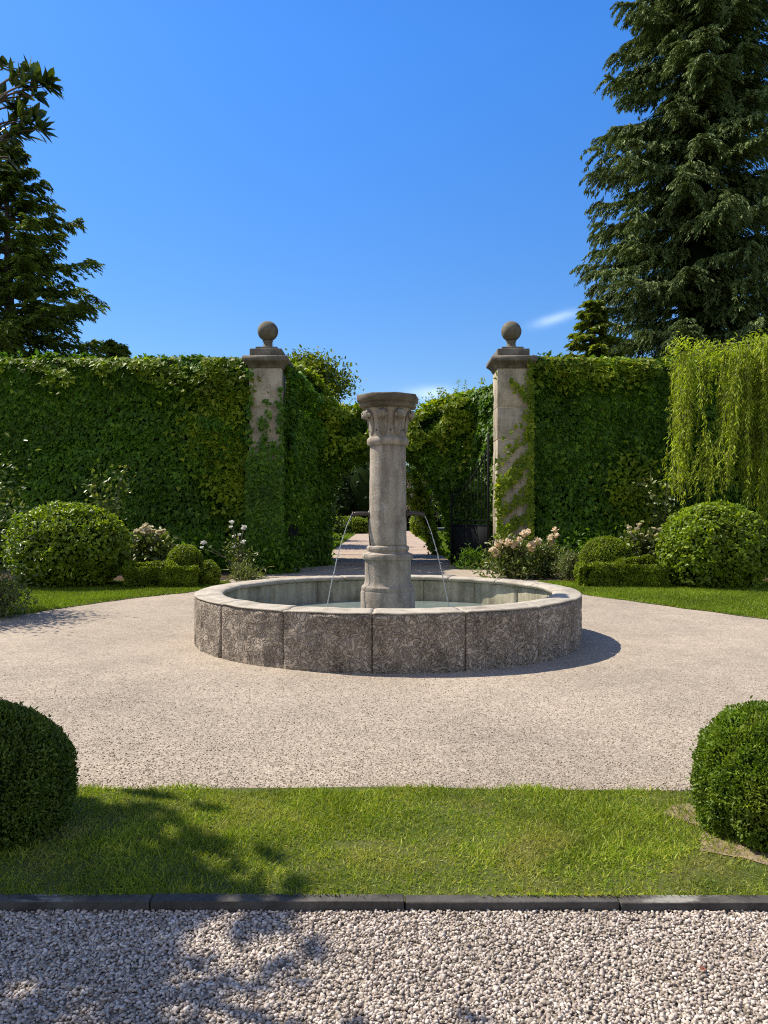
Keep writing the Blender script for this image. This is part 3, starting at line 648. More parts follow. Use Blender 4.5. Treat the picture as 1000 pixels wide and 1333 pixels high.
# ------------------------------------------------------------------ ivy walls
WD, WTOP = 22.55, 5.85
def ivy_wall(x0, x1, label, seed, clump=None, dens=430):
    root = thing('ivy_wall', label, 'ivy wall', ((x0 + x1) / 2, WD, 0), 'ivy covered garden walls')
    m = MB(); m.box((x0, WD, 0), (x1, WD + .7, WTOP - .14)); m.box((x0, WD - .05, WTOP - .138), (x1, WD + .75, WTOP - .06)); m.build('masonry', M['wall'], root=root)
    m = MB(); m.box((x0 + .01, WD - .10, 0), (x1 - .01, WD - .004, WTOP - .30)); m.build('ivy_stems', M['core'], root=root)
    wl = x1 - x0; w1, w2, w3 = Wob(.9, seed), Wob(2.6, seed + 1), Wob(6.5, seed + 2); parts = []
    # front: rounded shoulder at the top, bulges all over
    n = int(wl * WTOP * dens * 0.95); X = U_(x0, x1, n); Z = WTOP * (1 - (rng.random(n) ** 1.12)) ; Z = np.clip(Z, .02, WTOP + .02)
    q = np.c_[X, Z * 1.0, np.zeros(n)]
    bul = .20 + .07 * w1(q) + .07 * w2(q) + .05 * w3(q)
    if clump:
        for cx, cz, rx, rz, a in clump: bul += a * np.exp(-((X - cx) / rx) ** 2 - ((Z - cz) / rz) ** 2)
    h = WTOP - Z; shoulder = np.where(h < .55, np.sqrt(np.clip(1 - (1 - h / .55) ** 2, 0, 1)), 1)
    bul = np.clip(bul, .18, 2) * shoulder + .02
    dep = rng.random(n) ** 2 * .13
    P = np.c_[X, WD - bul + dep, Z]
    D = unit(np.c_[rng.normal(size=n) * .55, -.35 - .5 * rng.random(n), -.9 + .35 * rng.normal(size=n)])
    U = unit(np.c_[rng.normal(size=n) * .42, -1.0 * np.ones(n), .55 + .45 * rng.normal(size=n)])
    L = U_(.09, .165, n); parts.append(leaves(P, D, U, L, L * U_(.8, 1.05, n), T_IVY))
    # top
    n = int(wl * 1.0 * dens); X = U_(x0, x1, n); Yt = U_(WD - .14, WD + .75, n); q = np.c_[X, Yt, np.zeros(n)]
    P = np.c_[X, Yt, WTOP - .06 + .07 * w2(q) + .06 * w3(q) + .03 * rng.normal(size=n) + .05 * (rng.random(n) ** 6) * 2]
    D = unit(np.c_[rng.normal(size=(n, 2)), .35 + .5 * rng.normal(size=n)]); U = unit(np.c_[rng.normal(size=(n, 2)) * .6, np.ones(n)])
    L = U_(.08, .15, n); parts.append(leaves(P, D, U, L, L * .9, T_IVY))
    # sprigs standing up off the top
    ns = int(wl * 2.2)
    for k in range(ns):
        bx, by = random.uniform(x0, x1), random.uniform(WD - .2, WD + .3); hh = random.uniform(.08, .26); mm = int(hh * 55)
        t = rng.random(mm); P = np.c_[bx + rng.normal(size=mm) * .035 + t * random.uniform(-.15, .15), by + rng.normal(size=mm) * .035, WTOP + t * hh]
        L = U_(.06, .11, mm); parts.append(leaves(P, rand_dirs(mm) + [0, 0, .4], rand_dirs(mm), L, L * .8, T_IVY))
    V, Fc = cat(parts); add('ivy_foliage', V, Fc, M['ivy'], root=root)
    # young growth near the crest, leaf colour brightened to stand for backlight
    n = int(wl * 260); X = U_(x0, x1, n); h = np.abs(rng.normal(size=n)) * .42; Z = WTOP + .03 - h
    q = np.c_[X, Z, np.zeros(n)]; sel = (w2(q + 5) + .6 * w3(q + 3) > -.2 + h * .6); X, h, Z, q = X[sel], h[sel], Z[sel], q[sel]; n = len(X)
    sh_ = np.where(h < .55, np.sqrt(np.clip(1 - (1 - h / .55) ** 2, 0, 1)), 1)
    b2 = (.32 + .07 * w1(q) + .07 * w2(q) + .05 * w3(q)) * sh_ + .05 + .10 * rng.random(n) + .10 * np.clip(h, 0, .8)
    ps = []
    if clump:
        for cx, cz, rx, rz, a in clump:
            m_ = int(900 * rx * rz); cX = cx + rng.normal(size=m_) * rx * .6; cZ = np.minimum(cz + rng.normal(size=m_) * rz * .6, WTOP)
            X = np.r_[X, cX]; Z = np.r_[Z, cZ]
            b2 = np.r_[b2, .28 + a * np.exp(-((cX - cx) / rx) ** 2 - ((cZ - cz) / rz) ** 2) + .08 * rng.random(m_) + .05 * w2(np.c_[cX, cZ, 0 * cX])]
        n = len(X)
    P = np.c_[X, WD - b2, Z]
    D = unit(np.c_[rng.normal(size=n) * .6, -.55 * np.ones(n), -.6 + .4 * rng.normal(size=n)]); U = unit(np.c_[rng.normal(size=n) * .4, -.8 * np.ones(n), .9 + .4 * rng.normal(size=n)])
    L = U_(.10, .17, n); V, Fc = leaves(P, D, U, L, L * .95, T_IVY); add('young_lit_ivy', V, Fc, M['ivy2'], root=root)
    return root
ivy_wall(-13.0, LPX0 - .02, 'tall garden wall under dark ivy, left of the gate', 100, [(wx(290, 22), wz(515, 22), .8, 1.0, .34), (wx(270, 22), wz(560, 22), .7, .7, .18), (wx(305, 22), wz(620, 22), .7, 1.0, .12)])
ivy_wall(RPX1 + .02, 13.0, 'tall garden wall under dark ivy, right of the gate, behind the willow', 110, [(wx(760, 22), wz(480, 22), 1.3, .45, .12), (wx(830, 22), wz(640, 22), .7, 1.0, .1)])

# creepers on the pillars
def creeper(name, label, fn, x0, x1, zt, n, mat, side=None):
    X = U_(x0 - .05, x1 + .05, n); Z = U_(.1, zt, n); k = fn(X, Z) > rng.random(n); X, Z = X[k], Z[k]; n = len(X)
    P = np.c_[X, PD - .055 - .06 * rng.random(n) ** 1.5, Z]
    P[:, 1] -= .05
    D = unit(np.c_[rng.normal(size=n) * .7, -.25 * np.ones(n), -.7 + .5 * rng.normal(size=n)]); U = unit(np.c_[rng.normal(size=n) * .35, -np.ones(n), .45 + .4 * rng.normal(size=n)])
    L = U_(.07, .135, n); parts = [leaves(P, D, U, L, L * .95, T_IVY)]
    if side:
        m = side[3]; Z2 = U_(.1, side[2], m); P = np.c_[side[0] + .06 * side[1] * rng.random(m) + .03 * side[1], U_(PD - .05, PD + .95, m), Z2]
        L = U_(.08, .14, m); parts.append(leaves(P, np.c_[np.full(m, .5 * side[1]), rng.normal(size=m) * .5, -.8 + .4 * rng.normal(size=m)], np.c_[np.full(m, 1.0 * side[1]), rng.normal(size=m) * .4, .5 + .3 * rng.normal(size=m)], L, L * .95, T_IVY))
    root = thing(name, label, 'climbing plant', ((x0 + x1) / 2, PD - .1, 0))
    V, Fc = cat(parts); add('leaf_cover', V, Fc, mat, root=root)
    st = MB()
    for k in range(2):
        bx = random.uniform(x0 + .1, x1 - .1); t = np.linspace(0, 1, 14); top = random.uniform(.5, .95) * zt
        st.tube(np.c_[bx + .12 * np.sin(t * 5 + k) + .05 * np.sin(t * 13), np.full(14, PD - .058), top * t], np.linspace(.010, .003, 14), 5)
    st.build('stem', M['twig'], root=root)
    return root
wv = Wob(4.5, 61); wv2 = Wob(1.6, 62)
def f_left(X, Z):
    q = np.c_[X, Z, 0 * X]; u = (X - LPX0) / (LPX1 - LPX0)
    base = np.clip((wz(575, PD) - Z) / .9 + .25 * wv(q), 0, 1)
    strand = np.exp(-((u - .5 - .08 * np.sin(Z * 3)) / .13) ** 2) * (Z < wz(520, PD)) * .8 + np.exp(-((u - .98) / .10) ** 2) * (Z < wz(505, PD)) * .9 + np.exp(-((u - .03) / .07) ** 2) * (Z < wz(480, PD)) * .7
    return np.clip(base + strand * (.5 + .5 * wv(q * 2)), 0, 1)
def f_right(X, Z):
    q = np.c_[X, Z, 0 * X]; u = (X - RPX0) / (RPX1 - RPX0)
    z0 = wz(545, PD) + (u - .5) * 1.3
    base = np.clip((z0 - Z) / 2.2, 0, .62) * (np.sin((Z * 1.0 - u * .8) * 9 + wv2(q) * 1.4) > -.35 - .25 * (wz(690, PD) > Z)) * (.75 + .25 * wv(q))
    st = np.exp(-((u - .99) / .08) ** 2) * (Z < wz(470, PD)) + np.exp(-(((Z - (wz(500, PD) - (u - .5) * 1.0))) / .10) ** 2) * (u > .35) * .8
    st2 = np.exp(-((u - .04) / .07) ** 2) * (Z < wz(615, PD)) * .9
    return np.clip(base + st + st2, 0, 1) * (Z > .15)
creeper('ivy', 'ivy smothering the lower front of the left gate pillar', f_left, LPX0, LPX1, wz(470, PD), 5200, M['ivy'], (LPX1, 1, wz(520, PD), 900))
creeper('creeper', 'yellowish creeper in slanting strands on the right gate pillar', f_right, RPX0, RPX1, wz(468, PD), 5200, M['ivy2'])

# ------------------------------------------------------------------ leafy arch between the pillars
AD0, AD1 = 24.7, 28.2
def arch():
    root = thing('ivy_arch', 'leafy green arch of climbers spanning the path behind the gate', 'arch', (0, AD0, 0))
    k = AD0 / F
    tx = np.array([300, 372, 395, 412, 425, 440, 480, 540, 570, 600, 630, 645, 720]); ty = np.array([470, 474, 478, 496, 515, 533, 541, 541, 531, 520, 515, 512, 508])
    ox = np.array([416, 421, 432, 456, 485, 520, 545, 566, 587, 598, 604]); oy = np.array([720, 640, 606, 590, 582, 580, 588, 612, 650, 695, 760])
    X_t, Z_t = (tx - 500) * k, EYE + (HZ - ty) * k; X_o, Z_o = (ox - 500) * k, EYE + (HZ - oy) * k
    XL, XR = (335 - 500) * k, (672 - 500) * k
    def topz(X): return np.interp(X, X_t, Z_t)
    def openz(X): return np.where((X > X_o[0]) & (X < X_o[-1]), np.interp(X, X_o, Z_o), -1)
    w1, w2 = Wob(1.5, 131), Wob(4.5, 132)
    parts = []; parts2 = []
    n = 26000                                                # front face
    X = U_(XL, XR, n); Z = U_(0, 6.4, n); q = np.c_[X, Z, 0 * X]; j = .08 * w1(q) + .07 * w2(q)
    k_ = (Z < topz(X) + j) & (Z > openz(X) - .12 + j); X, Z, q = X[k_], Z[k_], q[k_]; n = len(X)
    rim = np.exp(-(topz(X) - Z) / .35)
    P = np.c_[X, AD0 - .12 - .14 * w1(q + 2) - .10 * w2(q) + .25 * rng.random(n) ** 1.5 + .3 * rim, Z]
    D = np.c_[rng.normal(size=n) * .6, -.4 * np.ones(n), -.7 + .5 * rng.normal(size=n)]; U = np.c_[rng.normal(size=n) * .5, -np.ones(n), .6 + .5 * rng.normal(size=n)]
    L = U_(.09, .17, n); V = leaves(P, D, U, L, L * .9, T_IVY); parts.append(V)
    n = 15000                                                # top surface through the whole depth
    X = U_(XL, XR, n); Y = U_(AD0 - .2, AD1, n); q = np.c_[X, Y, 0 * X]
    P = np.c_[X, Y, topz(X) + .10 * w1(q) + .10 * w2(q) + .06 * rng.normal(size=n)]
    L = U_(.09, .17, n); parts2.append(leaves(P, rand_dirs(n), np.c_[rng.normal(size=(n, 2)) * .7, np.ones(n)], L, L * .9, T_IVY))
    n = 12000                                                # underside and inner cheeks
    t = U_(0, len(X_o) - 1.001, n); X = np.interp(t, np.arange(len(X_o)), X_o); Z = np.interp(t, np.arange(len(X_o)), Z_o); Y = U_(AD0 - .1, AD1, n)
    low = rng.random(n) < .25; Z = np.where(t < 1, U_(0, 2.3, n), Z)
    P = np.c_[X, Y, Z] + rng.normal(size=(n, 3)) * .09
    L = U_(.09, .16, n); parts.append(leaves(P, rand_dirs(n) + [0, 0, -.5], rand_dirs(n), L, L * .9, T_IVY))
    for c in range(34):                                      # shoots standing off the top
        bx = random.uniform(XL, XR) if c > 12 else random.uniform(1.6, 3.3); by = random.uniform(AD0, AD0 + 1.2); hh = random.uniform(.2, .75); m = int(hh * 60)
        t = rng.random(m); P = np.c_[bx + t * random.uniform(-.2, .25) + rng.normal(size=m) * .05, by + rng.normal(size=m) * .05, topz(np.full(m, bx)) + t * hh]
        L = U_(.06, .12, m) * (1.2 - .6 * t); parts2.append(leaves(P, rand_dirs(m) + [0, 0, .5], rand_dirs(m), L, L * .7, T_IVY))
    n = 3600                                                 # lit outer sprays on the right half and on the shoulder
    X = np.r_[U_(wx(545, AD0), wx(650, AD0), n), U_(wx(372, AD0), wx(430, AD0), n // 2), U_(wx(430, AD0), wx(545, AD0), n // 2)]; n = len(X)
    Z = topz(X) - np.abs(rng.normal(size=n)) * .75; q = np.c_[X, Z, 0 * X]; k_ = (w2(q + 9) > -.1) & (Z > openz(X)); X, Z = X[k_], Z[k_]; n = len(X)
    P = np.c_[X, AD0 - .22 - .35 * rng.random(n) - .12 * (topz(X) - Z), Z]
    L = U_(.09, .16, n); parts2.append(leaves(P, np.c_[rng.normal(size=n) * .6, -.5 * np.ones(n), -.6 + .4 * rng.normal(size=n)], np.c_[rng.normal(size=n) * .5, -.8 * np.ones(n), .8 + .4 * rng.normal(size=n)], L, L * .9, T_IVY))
    V, Fc = cat(parts); add('foliage', V, Fc, M['ivy'], root=root)
    V, Fc = cat(parts2); add('young_lit_growth', V, Fc, M['ivy2'], root=root)  # brighter leaf colour stands in for sun on the top and outer sprays
    side = []
    for (ax, ay, bx, by, t0, t1, m, low, front) in ((wx(373, 22.45), 22.45, wx(430, 24.5), 24.5, 474, 530, 9000, 0.0, -1), (3.18, 23.0, 2.28, 24.75, 498, 514, 6500, 0.0, 1)):
        u = rng.random(m); X = ax + (bx - ax) * u; Y = ay + (by - ay) * u; zt = EYE + (HZ - (t0 + (t1 - t0) * u)) * Y / F
        Z = zt * rng.random(m) ** .95; q = np.c_[X, Y, Z]; out = -.10 * w1(q) - .08 * w2(q) + .16 * rng.random(m) ** 1.5
        nx, ny = (.9, -.43) if front < 0 else (-.9, -.43)
        P = np.c_[X - nx * out, Y - ny * out, Z]
        D = np.c_[rng.normal(size=m) * .6 + .3 * nx, -.4 + .5 * rng.normal(size=m), -.7 + .5 * rng.normal(size=m)]; U = np.c_[nx + rng.normal(size=m) * .5, ny + rng.normal(size=m) * .5 - .3, .5 + .5 * rng.normal(size=m)]
        L = U_(.09, .17, m); side.append(leaves(P, D, U, L, L * .9, T_IVY))
    V, Fc = cat(side); add('side_foliage', V, Fc, M['ivy'], root=root)
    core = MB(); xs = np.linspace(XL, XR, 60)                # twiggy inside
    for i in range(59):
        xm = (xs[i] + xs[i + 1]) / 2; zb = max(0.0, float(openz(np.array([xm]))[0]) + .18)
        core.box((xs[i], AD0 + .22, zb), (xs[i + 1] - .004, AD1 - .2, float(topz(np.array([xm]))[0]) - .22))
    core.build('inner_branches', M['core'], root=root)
arch()

def climber(name, label, base, height, n, spread, mat, lf=(.07, .12), stems=4, root_cat='climbing plant', tm=T_OVAL, lean=0.0, flowers=None, wide_top=0.5):
    base = np.array(base, float); root = thing(name, label, root_cat, base)
    st = MB(); parts = []
    per = n // stems
    for k in range(stems):
        a = random.uniform(0, 6.28); t = np.linspace(0, 1, 10); hh = height * random.uniform(.7, 1.0); amp = spread * random.uniform(.3, 1.0)
        path = np.c_[base[0] + amp * math.cos(a) * t ** (1 + wide_top) + lean * t + .04 * np.sin(t * 9 + k), base[1] + amp * .6 * math.sin(a) * t + .03 * np.cos(t * 7 + k), base[2] + hh * t]
        st.tube(path, np.linspace(.012, .004, 10), 5)
        s_ = rng.random(per) ** .8; P = np.stack([np.interp(s_, t, path[:, i]) for i in range(3)], 1) + rng.normal(size=(per, 3)) * np.array([1, 1, .6]) * spread * .22
        L = U_(*lf, per); parts.append(leaves(P, rand_dirs(per) + [0, -.2, -.1], rand_dirs(per) + [0, -.3, .8], L, L * .6, tm))
    st.build('stem', M['twig'], root=root)
    V, Fc = cat(parts); add('leaves', V, Fc, mat, root=root)
    return root
climber('climbing_shrub', 'light leafed climber in the sun inside the arch, right edge of the path', (wx(569, 30.0), 30.0, 0), 3.4, 2600, .5, M['bush'], (.12, .2), 6, lean=-.75)

# ------------------------------------------------------------------ iron gate leaves
def gate(label, hx, hy, fx, fy):
    root = thing('iron_gate', label, 'gate', (hx, hy, 0), 'open iron gate leaves')
    d = np.array([fx - hx, fy - hy]); ln = np.linalg.norm(d); d /= ln
    def at(u, z): return np.array([hx + d[0] * u, hy + d[1] * u, z])
    f = MB()
    H = 3.6
    for u, zt in ((0.04, 3.8), (ln, 2.2)): f.tube([at(u, 0.04), at(u, zt)], .035, 8)
    tops = lambda u: 2.15 + 1.35 * (1 - u / ln) ** 1.6
    for z in (.12, 1.22, 1.36): f.tube([at(0.04, z), at(ln, z)], .022, 6)
    f.tube([at(u, tops(u) - .1) for u in np.linspace(.04, ln, 12)], .022, 6)
    f.build('gate_frame', M['iron'], root=root)
    b = MB(); nb = 11
    for i in range(1, nb):
        u = .04 + (ln - .04) * i / nb; top = tops(u)
        b.tube([at(u, .12), at(u, top)], .010, 5); b.tube([at(u, top), at(u, top + .05), at(u, top + .14)], [.012, .03, .002], 5)
    b.build('bars', M['iron'], root=root)
    p = MB(); a0, a1 = at(.06, .14), at(ln - .02, 1.2); nrm = np.array([-d[1], d[0]]) * .006
    V = [(a[0] + s_ * nrm[0], a[1] + s_ * nrm[1], z) for s_ in (-1, 1) for a, z in ((a0, .14), (a1, .14), (a1, 1.2), (a0, 1.2))]
    p.put(V, [[0, 1, 2, 3], [7, 6, 5, 4], [0, 4, 5, 1], [1, 5, 6, 2], [2, 6, 7, 3], [3, 7, 4, 0]]); p.build('kick_panel', M['iron'], root=root)
gate('right iron gate leaf standing open against the ivy', wx(637, 22.6), 22.6, wx(588, 24.3), 24.3)
gate('left iron gate leaf standing open, half lost in ivy', wx(374, 22.6), 22.6, wx(415, 24.3), 24.3)

# ------------------------------------------------------------------ clipped bushes and hedges
def bush(name, label, cx, cy, cz, rx, ry, rz, n, lf, mat, rough=.06, cat_='bush', group=None, tm=T_OVAL, seed=1, depth=.14, asp=.5, spiky=.5, core=.88):
    root = thing(name, label, cat_, (cx, cy, 0), group)
    c = np.array([cx, cy, cz]); Rr = np.array([rx, ry, rz])
    D0 = rand_dirs(n); w1, w2, w3 = Wob(2.2, seed), Wob(6, seed + 1), Wob(15, seed + 2)
    r = 1 + rough * (.6 * w1(D0) + .6 * w2(D0) + .5 * w3(D0)) - depth * rng.random(n) ** 2.2 + np.where(rng.random(n) < .025, U_(0, .07, n), 0)
    P = c + D0 * Rr * r[:, None]; k = P[:, 2] > .015; P, D0 = P[k], D0[k]; n = len(P)
    Nn = unit(D0 / Rr)
    D = unit(Nn * spiky + rand_dirs(n) * .85 + [0, 0, .25]); U = unit(Nn * .9 + rand_dirs(n) * .7 + [0, 0, .25])
    L = U_(*lf, n); V, Fc = leaves(P - D * L[:, None] * .4, D, U, L, L * asp * U_(.85, 1.15, n), tm)
    add('foliage', V, Fc, mat, root=root)
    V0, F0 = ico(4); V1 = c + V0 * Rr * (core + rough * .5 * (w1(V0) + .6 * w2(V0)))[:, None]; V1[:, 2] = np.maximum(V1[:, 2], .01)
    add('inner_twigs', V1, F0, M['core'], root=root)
    return root
BG = 'clipped box balls and domes'
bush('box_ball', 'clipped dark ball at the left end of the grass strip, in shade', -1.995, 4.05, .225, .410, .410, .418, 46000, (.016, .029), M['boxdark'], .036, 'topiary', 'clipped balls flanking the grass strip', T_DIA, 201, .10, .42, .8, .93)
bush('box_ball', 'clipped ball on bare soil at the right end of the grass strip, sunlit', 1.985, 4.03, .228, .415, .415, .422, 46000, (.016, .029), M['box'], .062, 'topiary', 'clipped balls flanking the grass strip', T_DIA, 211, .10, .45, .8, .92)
bush('round_bush', 'big round bright green bush on the left lawn', wx(87, 17.4), 17.4, .82, 1.24, 1.15, .98, 15000, (.07, .125), M['bush'], .06, 'bush', 'large round bushes', T_OVAL, 221, .2, .55)
bush('round_bush', 'big round glossy bush under the willow on the right lawn', wx(930, 17.3), 17.3, .83, 1.18, 1.1, .99, 15000, (.07, .13), M['bush'], .065, 'bush', 'large round bushes', T_OVAL, 231, .2, .55)
bush('box_dome', 'small clipped box dome above the left low hedge', wx(241, 17.6), 17.6, .46, .40, .40, .43, 9000, (.03, .055), M['hedge'], .02, 'topiary', BG, T_DIA, 241, .1, .5, .6, .92)
bush('box_dome', 'clipped box dome rising from the right low hedge', wx(789, 18.0), 18.0, .50, .585, .55, .56, 13000, (.03, .055), M['hedge'], .02, 'topiary', BG, T_DIA, 251, .1, .5, .6, .92)
bush('box_cushion', 'small leafy box cushion at the right end of the left low hedge', wx(270, 17.5), 17.5, .22, .27, .3, .33, 3500, (.04, .07), M['hedge'], .08, 'bush', None, T_OVAL, 261, .15, .5)
def low_hedge(label, x0, x1, y0, y1, h, n, seed):
    root = thing('low_hedge', label, 'hedge', ((x0 + x1) / 2, (y0 + y1) / 2, 0), 'low box hedges edging the beds')
    w1, w2 = Wob(3, seed), Wob(9, seed + 1)
    A = np.array([(x1 - x0) * (y1 - y0), (x1 - x0) * h, (y1 - y0) * h, (y1 - y0) * h]); pick = rng.choice(4, n, p=A / A.sum())
    X, Y, Z = U_(x0, x1, n), U_(y0, y1, n), U_(.02, h, n); Nn = np.zeros((n, 3))
    for f, (ax, v, nn) in enumerate(((2, h, (0, 0, 1)), (1, y0, (0, -1, 0)), (0, x0, (-1, 0, 0)), (0, x1, (1, 0, 0)))):
        k = pick == f; Nn[k] = nn; (X, Y, Z)[ax][k] = v
    P = np.c_[X, Y, Z]; P += Nn * (.075 * w1(P) + .055 * w2(P) - .07 * rng.random(n) ** 2 + .0)[:, None]; P[:, 2] = np.clip(P[:, 2], .02, None)
    D = unit(Nn * .5 + rand_dirs(n) * .8 + [0, 0, .4]); U = unit(Nn + rand_dirs(n) * .6 + [0, 0, .3]); L = U_(.04, .075, n)
    V, Fc = leaves(P - D * L[:, None] * .3, D, U, L, L * .5, T_OVAL); add('foliage', V, Fc, M['hedge'], root=root)
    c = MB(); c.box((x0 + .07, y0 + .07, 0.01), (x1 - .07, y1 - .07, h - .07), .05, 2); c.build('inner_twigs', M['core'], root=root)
low_hedge('low box hedge running from the left round bush to the small dome', wx(165, 17.0), wx(258, 17.0), 16.85, 17.35, .46, 8000, 271)
low_hedge('low box hedge running from the right dome to the glossy round bush', wx(752, 17.1), wx(868, 17.1), 16.95, 17.45, .50, 9500, 281)

# leafy shrub at the left frame edge
def shrub(name, label, base, r, h, n, mat, lf, seed, clumps=26, asp=.5, tm=T_OVAL, cat_='shrub', group=None, airy=.3, stems=True):
    base = np.array(base, float); root = thing(name, label, cat_, base, group); r_ = np.random.default_rng(seed)
    parts = []; st = MB(); per = n // clumps
    for k in range(clumps):
        a = r_.uniform(0, 6.28); q = r_.random() ** .5; zt = r_.random() ** .75
        c = base + np.array([math.cos(a) * q * r * (1 - .5 * zt ** 2), math.sin(a) * q * r * (1 - .5 * zt ** 2), .12 * h + .8 * h * zt])
        t = np.linspace(0, 1, 7)[:, None]; path = base + np.array([0, 0, .02]) + (c - base) * t ** np.array([1.3, 1.3, .8]); 
        if stems: st.tube(path, np.linspace(.016, .004, 7), 5)
        P = c + r_.normal(size=(per, 3)) * np.array([airy, airy, airy * .8]) * r
        P[:, 2] = np.clip(P[:, 2], .03, None)
        L = U_(*lf, per); D = unit(rand_dirs(per) + unit(P - c) * .8 + [0, 0, .15]); parts.append(leaves(P, D, rand_dirs(per) * .7 + [0, -.1, .8], L, L * asp, tm))
    V, Fc = cat(parts); add('leaves', V, Fc, mat, root=root)
    if stems: st.build('stems', M['twig'], root=root)
    return root
shrub('leafy_shrub', 'tall loose leafy shrub at the left edge of the lawn', (-7.1, 12.6, 0), 1.15, 2.75, 9000, M['shrub'], (.06, .11), 301, 44, .5, airy=.3)
shrub('low_perennial', 'straggly grey green perennial at the foot of the left edge shrub', (-5.85, 12.35, 0), .42, .55, 1500, M['sage'], (.05, .1), 302, 14, .3, T_LANCE)
climber('tall_rose', 'tall thin rose with pale glossy leaves before the left ivy wall', (wx(137, 20.6), 20.6, 0), 3.1, 420, .7, M['shrub'], (.09, .16), 6, 'rose', wide_top=1.2)
climber('tall_rose', 'tall thin rose with glossy leaves between right ivy wall and willow', (wx(862, 20.6), 20.6, 0), 3.2, 360, .6, M['shrub'], (.09, .17), 5, 'rose', wide_top=1.0)

# flowering plants
def bloom_mesh(name, mat, r, petals=16):
    n = petals; D = rand_dirs(n); D[:, 2] = np.abs(D[:, 2]) * .9 - .1; P = unit(D) * r * .35
    V, Fc = leaves(P, unit(D + [0, 0, .5]), -D + rand_dirs(n) * .2, r * .95, r * .95, T_OVAL)
    V0, F0 = ico(1); V2 = V0 * r * .55
    Vn = np.concatenate([V, V2]); Fn = np.concatenate([Fc, F0 + len(V)])
    me = bpy.data.meshes.new(name); me.from_pydata(Vn.tolist(), [], Fn.tolist()); me.materials.append(mat); me.update(); return me
BM = {'peach': bloom_mesh('peach_bloom', M['bloom_peach'], .095), 'white': bloom_mesh('white_bloom', M['bloom_white'], .055), 'cream': bloom_mesh('cream_bloom', M['bloom_cream'], .085, 34)}
def flowers(name, label, base, r, h, n, mat, lf, seed, spots, kind, cat_, clumps=16, asp=.45, tm=T_OVAL, sc=(.8, 1.2), airy=.3):
    root = shrub(name, label, base, r, h, n, mat, lf, seed, clumps, asp, tm, cat_, airy=airy)
    st = MB(); base = np.array(base, float)
    for (px, py) in spots:
        y = base[1] + random.uniform(-.35, .15); p = np.array([wx(px, y), y, wz(py, y)])
        o = bpy.data.objects.new('bloom', BM[kind]); COL.objects.link(o); o.parent = root; o.location = tuple(p - base)
        o.rotation_euler = (random.uniform(-.2, .9), random.uniform(-.4, .4), random.uniform(0, 6)); q = random.uniform(*sc); o.scale = (q, q, q)
        t = np.linspace(0, 1, 6)[:, None]; b0 = base + np.array([random.uniform(-.1, .1), 0, .05]); st.tube(b0 + (p - b0) * t ** np.array([1.4, 1.4, .8]), .007, 5)
    st.build('flower_stems', M['twig'], root=root)
    return root
flowers('rose_bush', 'peach rose bush in full bloom at the foot of the right pillar', (wx(662, 19.6), 19.6, 0), .58, .82, 2600, M['shrub'], (.07, .13), 311,
        [(642, 717), (648, 709), (652, 707), (656, 712), (660, 708), (664, 714), (671, 708), (676, 704), (682, 696), (687, 694), (690, 712), (695, 710), (699, 706), (645, 722), (668, 711), (693, 716), (654, 716), (672, 713)], 'peach', 'rose', 26, sc=(.95, 1.35))
flowers('rose_bush', 'lanky rose bush with one tall pale bloom, second from the right pillar', (wx(712, 19.8), 19.8, 0), .5, .72, 1900, M['shrub'], (.07, .13), 312,
        [(723, 691), (718, 699), (724, 698), (720, 709), (708, 720), (716, 704)], 'peach', 'rose', 20, sc=(.7, 1.0))
flowers('hydrangea', 'cream hydrangea between the left round bush and the low hedge', (wx(192, 19.4), 19.4, 0), .55, .95, 1500, M['shrub'], (.1, .17), 313,
        [(178, 692), (184, 690), (190, 685), (196, 687), (199, 692), (186, 695), (207, 694), (213, 692), (175, 700), (181, 704), (193, 692), (203, 700)], 'cream', 'hydrangea', 18, .6)
flowers('hydrangea', 'cream hydrangea in shade between the right dome and the round bush', (wx(843, 19.4), 19.4, 0), .6, .98, 1700, M['shrub'], (.1, .17), 314,
        [(818, 687), (822, 695), (826, 702), (835, 697), (843, 699), (845, 694), (850, 690), (856, 697), (829, 690), (838, 706), (860, 690), (832, 684)], 'cream', 'hydrangea', 18, .6, sc=(.7, 1.0))
flowers('white_rose', 'thin white rose before the ivied left pillar', (wx(312, 20.0), 20.0, 0), .34, 1.0, 420, M['shrub'], (.06, .11), 315,
        [(302, 680), (301, 686), (317, 686), (318, 688), (305, 698), (311, 696), (317, 706), (306, 712), (265, 707), (263, 713), (309, 722)], 'white', 'rose', 10, sc=(.8, 1.3))
shrub('sage_bush', 'grey green rounded sage bush beside the right low hedge', (wx(741, 18.6), 18.6, 0), .30, .60, 2200, M['sage'], (.04, .08), 321, 24, .35, T_LANCE)
shrub('strap_plant', 'pale strap leaved plant at the left edge of the gravel near the gate', (wx(318, 19.0), 19.0, 0), .38, .2, 520, M['sage'], (.12, .2), 322, 12, .16, T_LANCE, 'plant', stems=False)
shrub('dark_shrub', 'low dark leafy shrub under the ivied left pillar', (wx(352, 21.4), 21.4, 0), .7, .6, 2400, M['ivy'], (.09, .16), 323, 26, .6)
shrub('dark_shrub', 'dark leafy shrub in shade behind the small left dome', (wx(255, 21.4), 21.4, 0), .8, .8, 2400, M['ivy'], (.09, .16), 324, 26, .6)
shrub('dark_shrub', 'dark leafy shrub in shade behind the right dome', (wx(770, 21.5), 21.5, 0), .85, .85, 2600, M['ivy'], (.09, .16), 325, 26, .6)
shrub('fern', 'small dark fern by the right iron gate', (wx(617, 22.6), 22.6, 0), .40, .45, 700, M['ivy'], (.08, .16), 326, 14, .3, T_LANCE, 'fern')

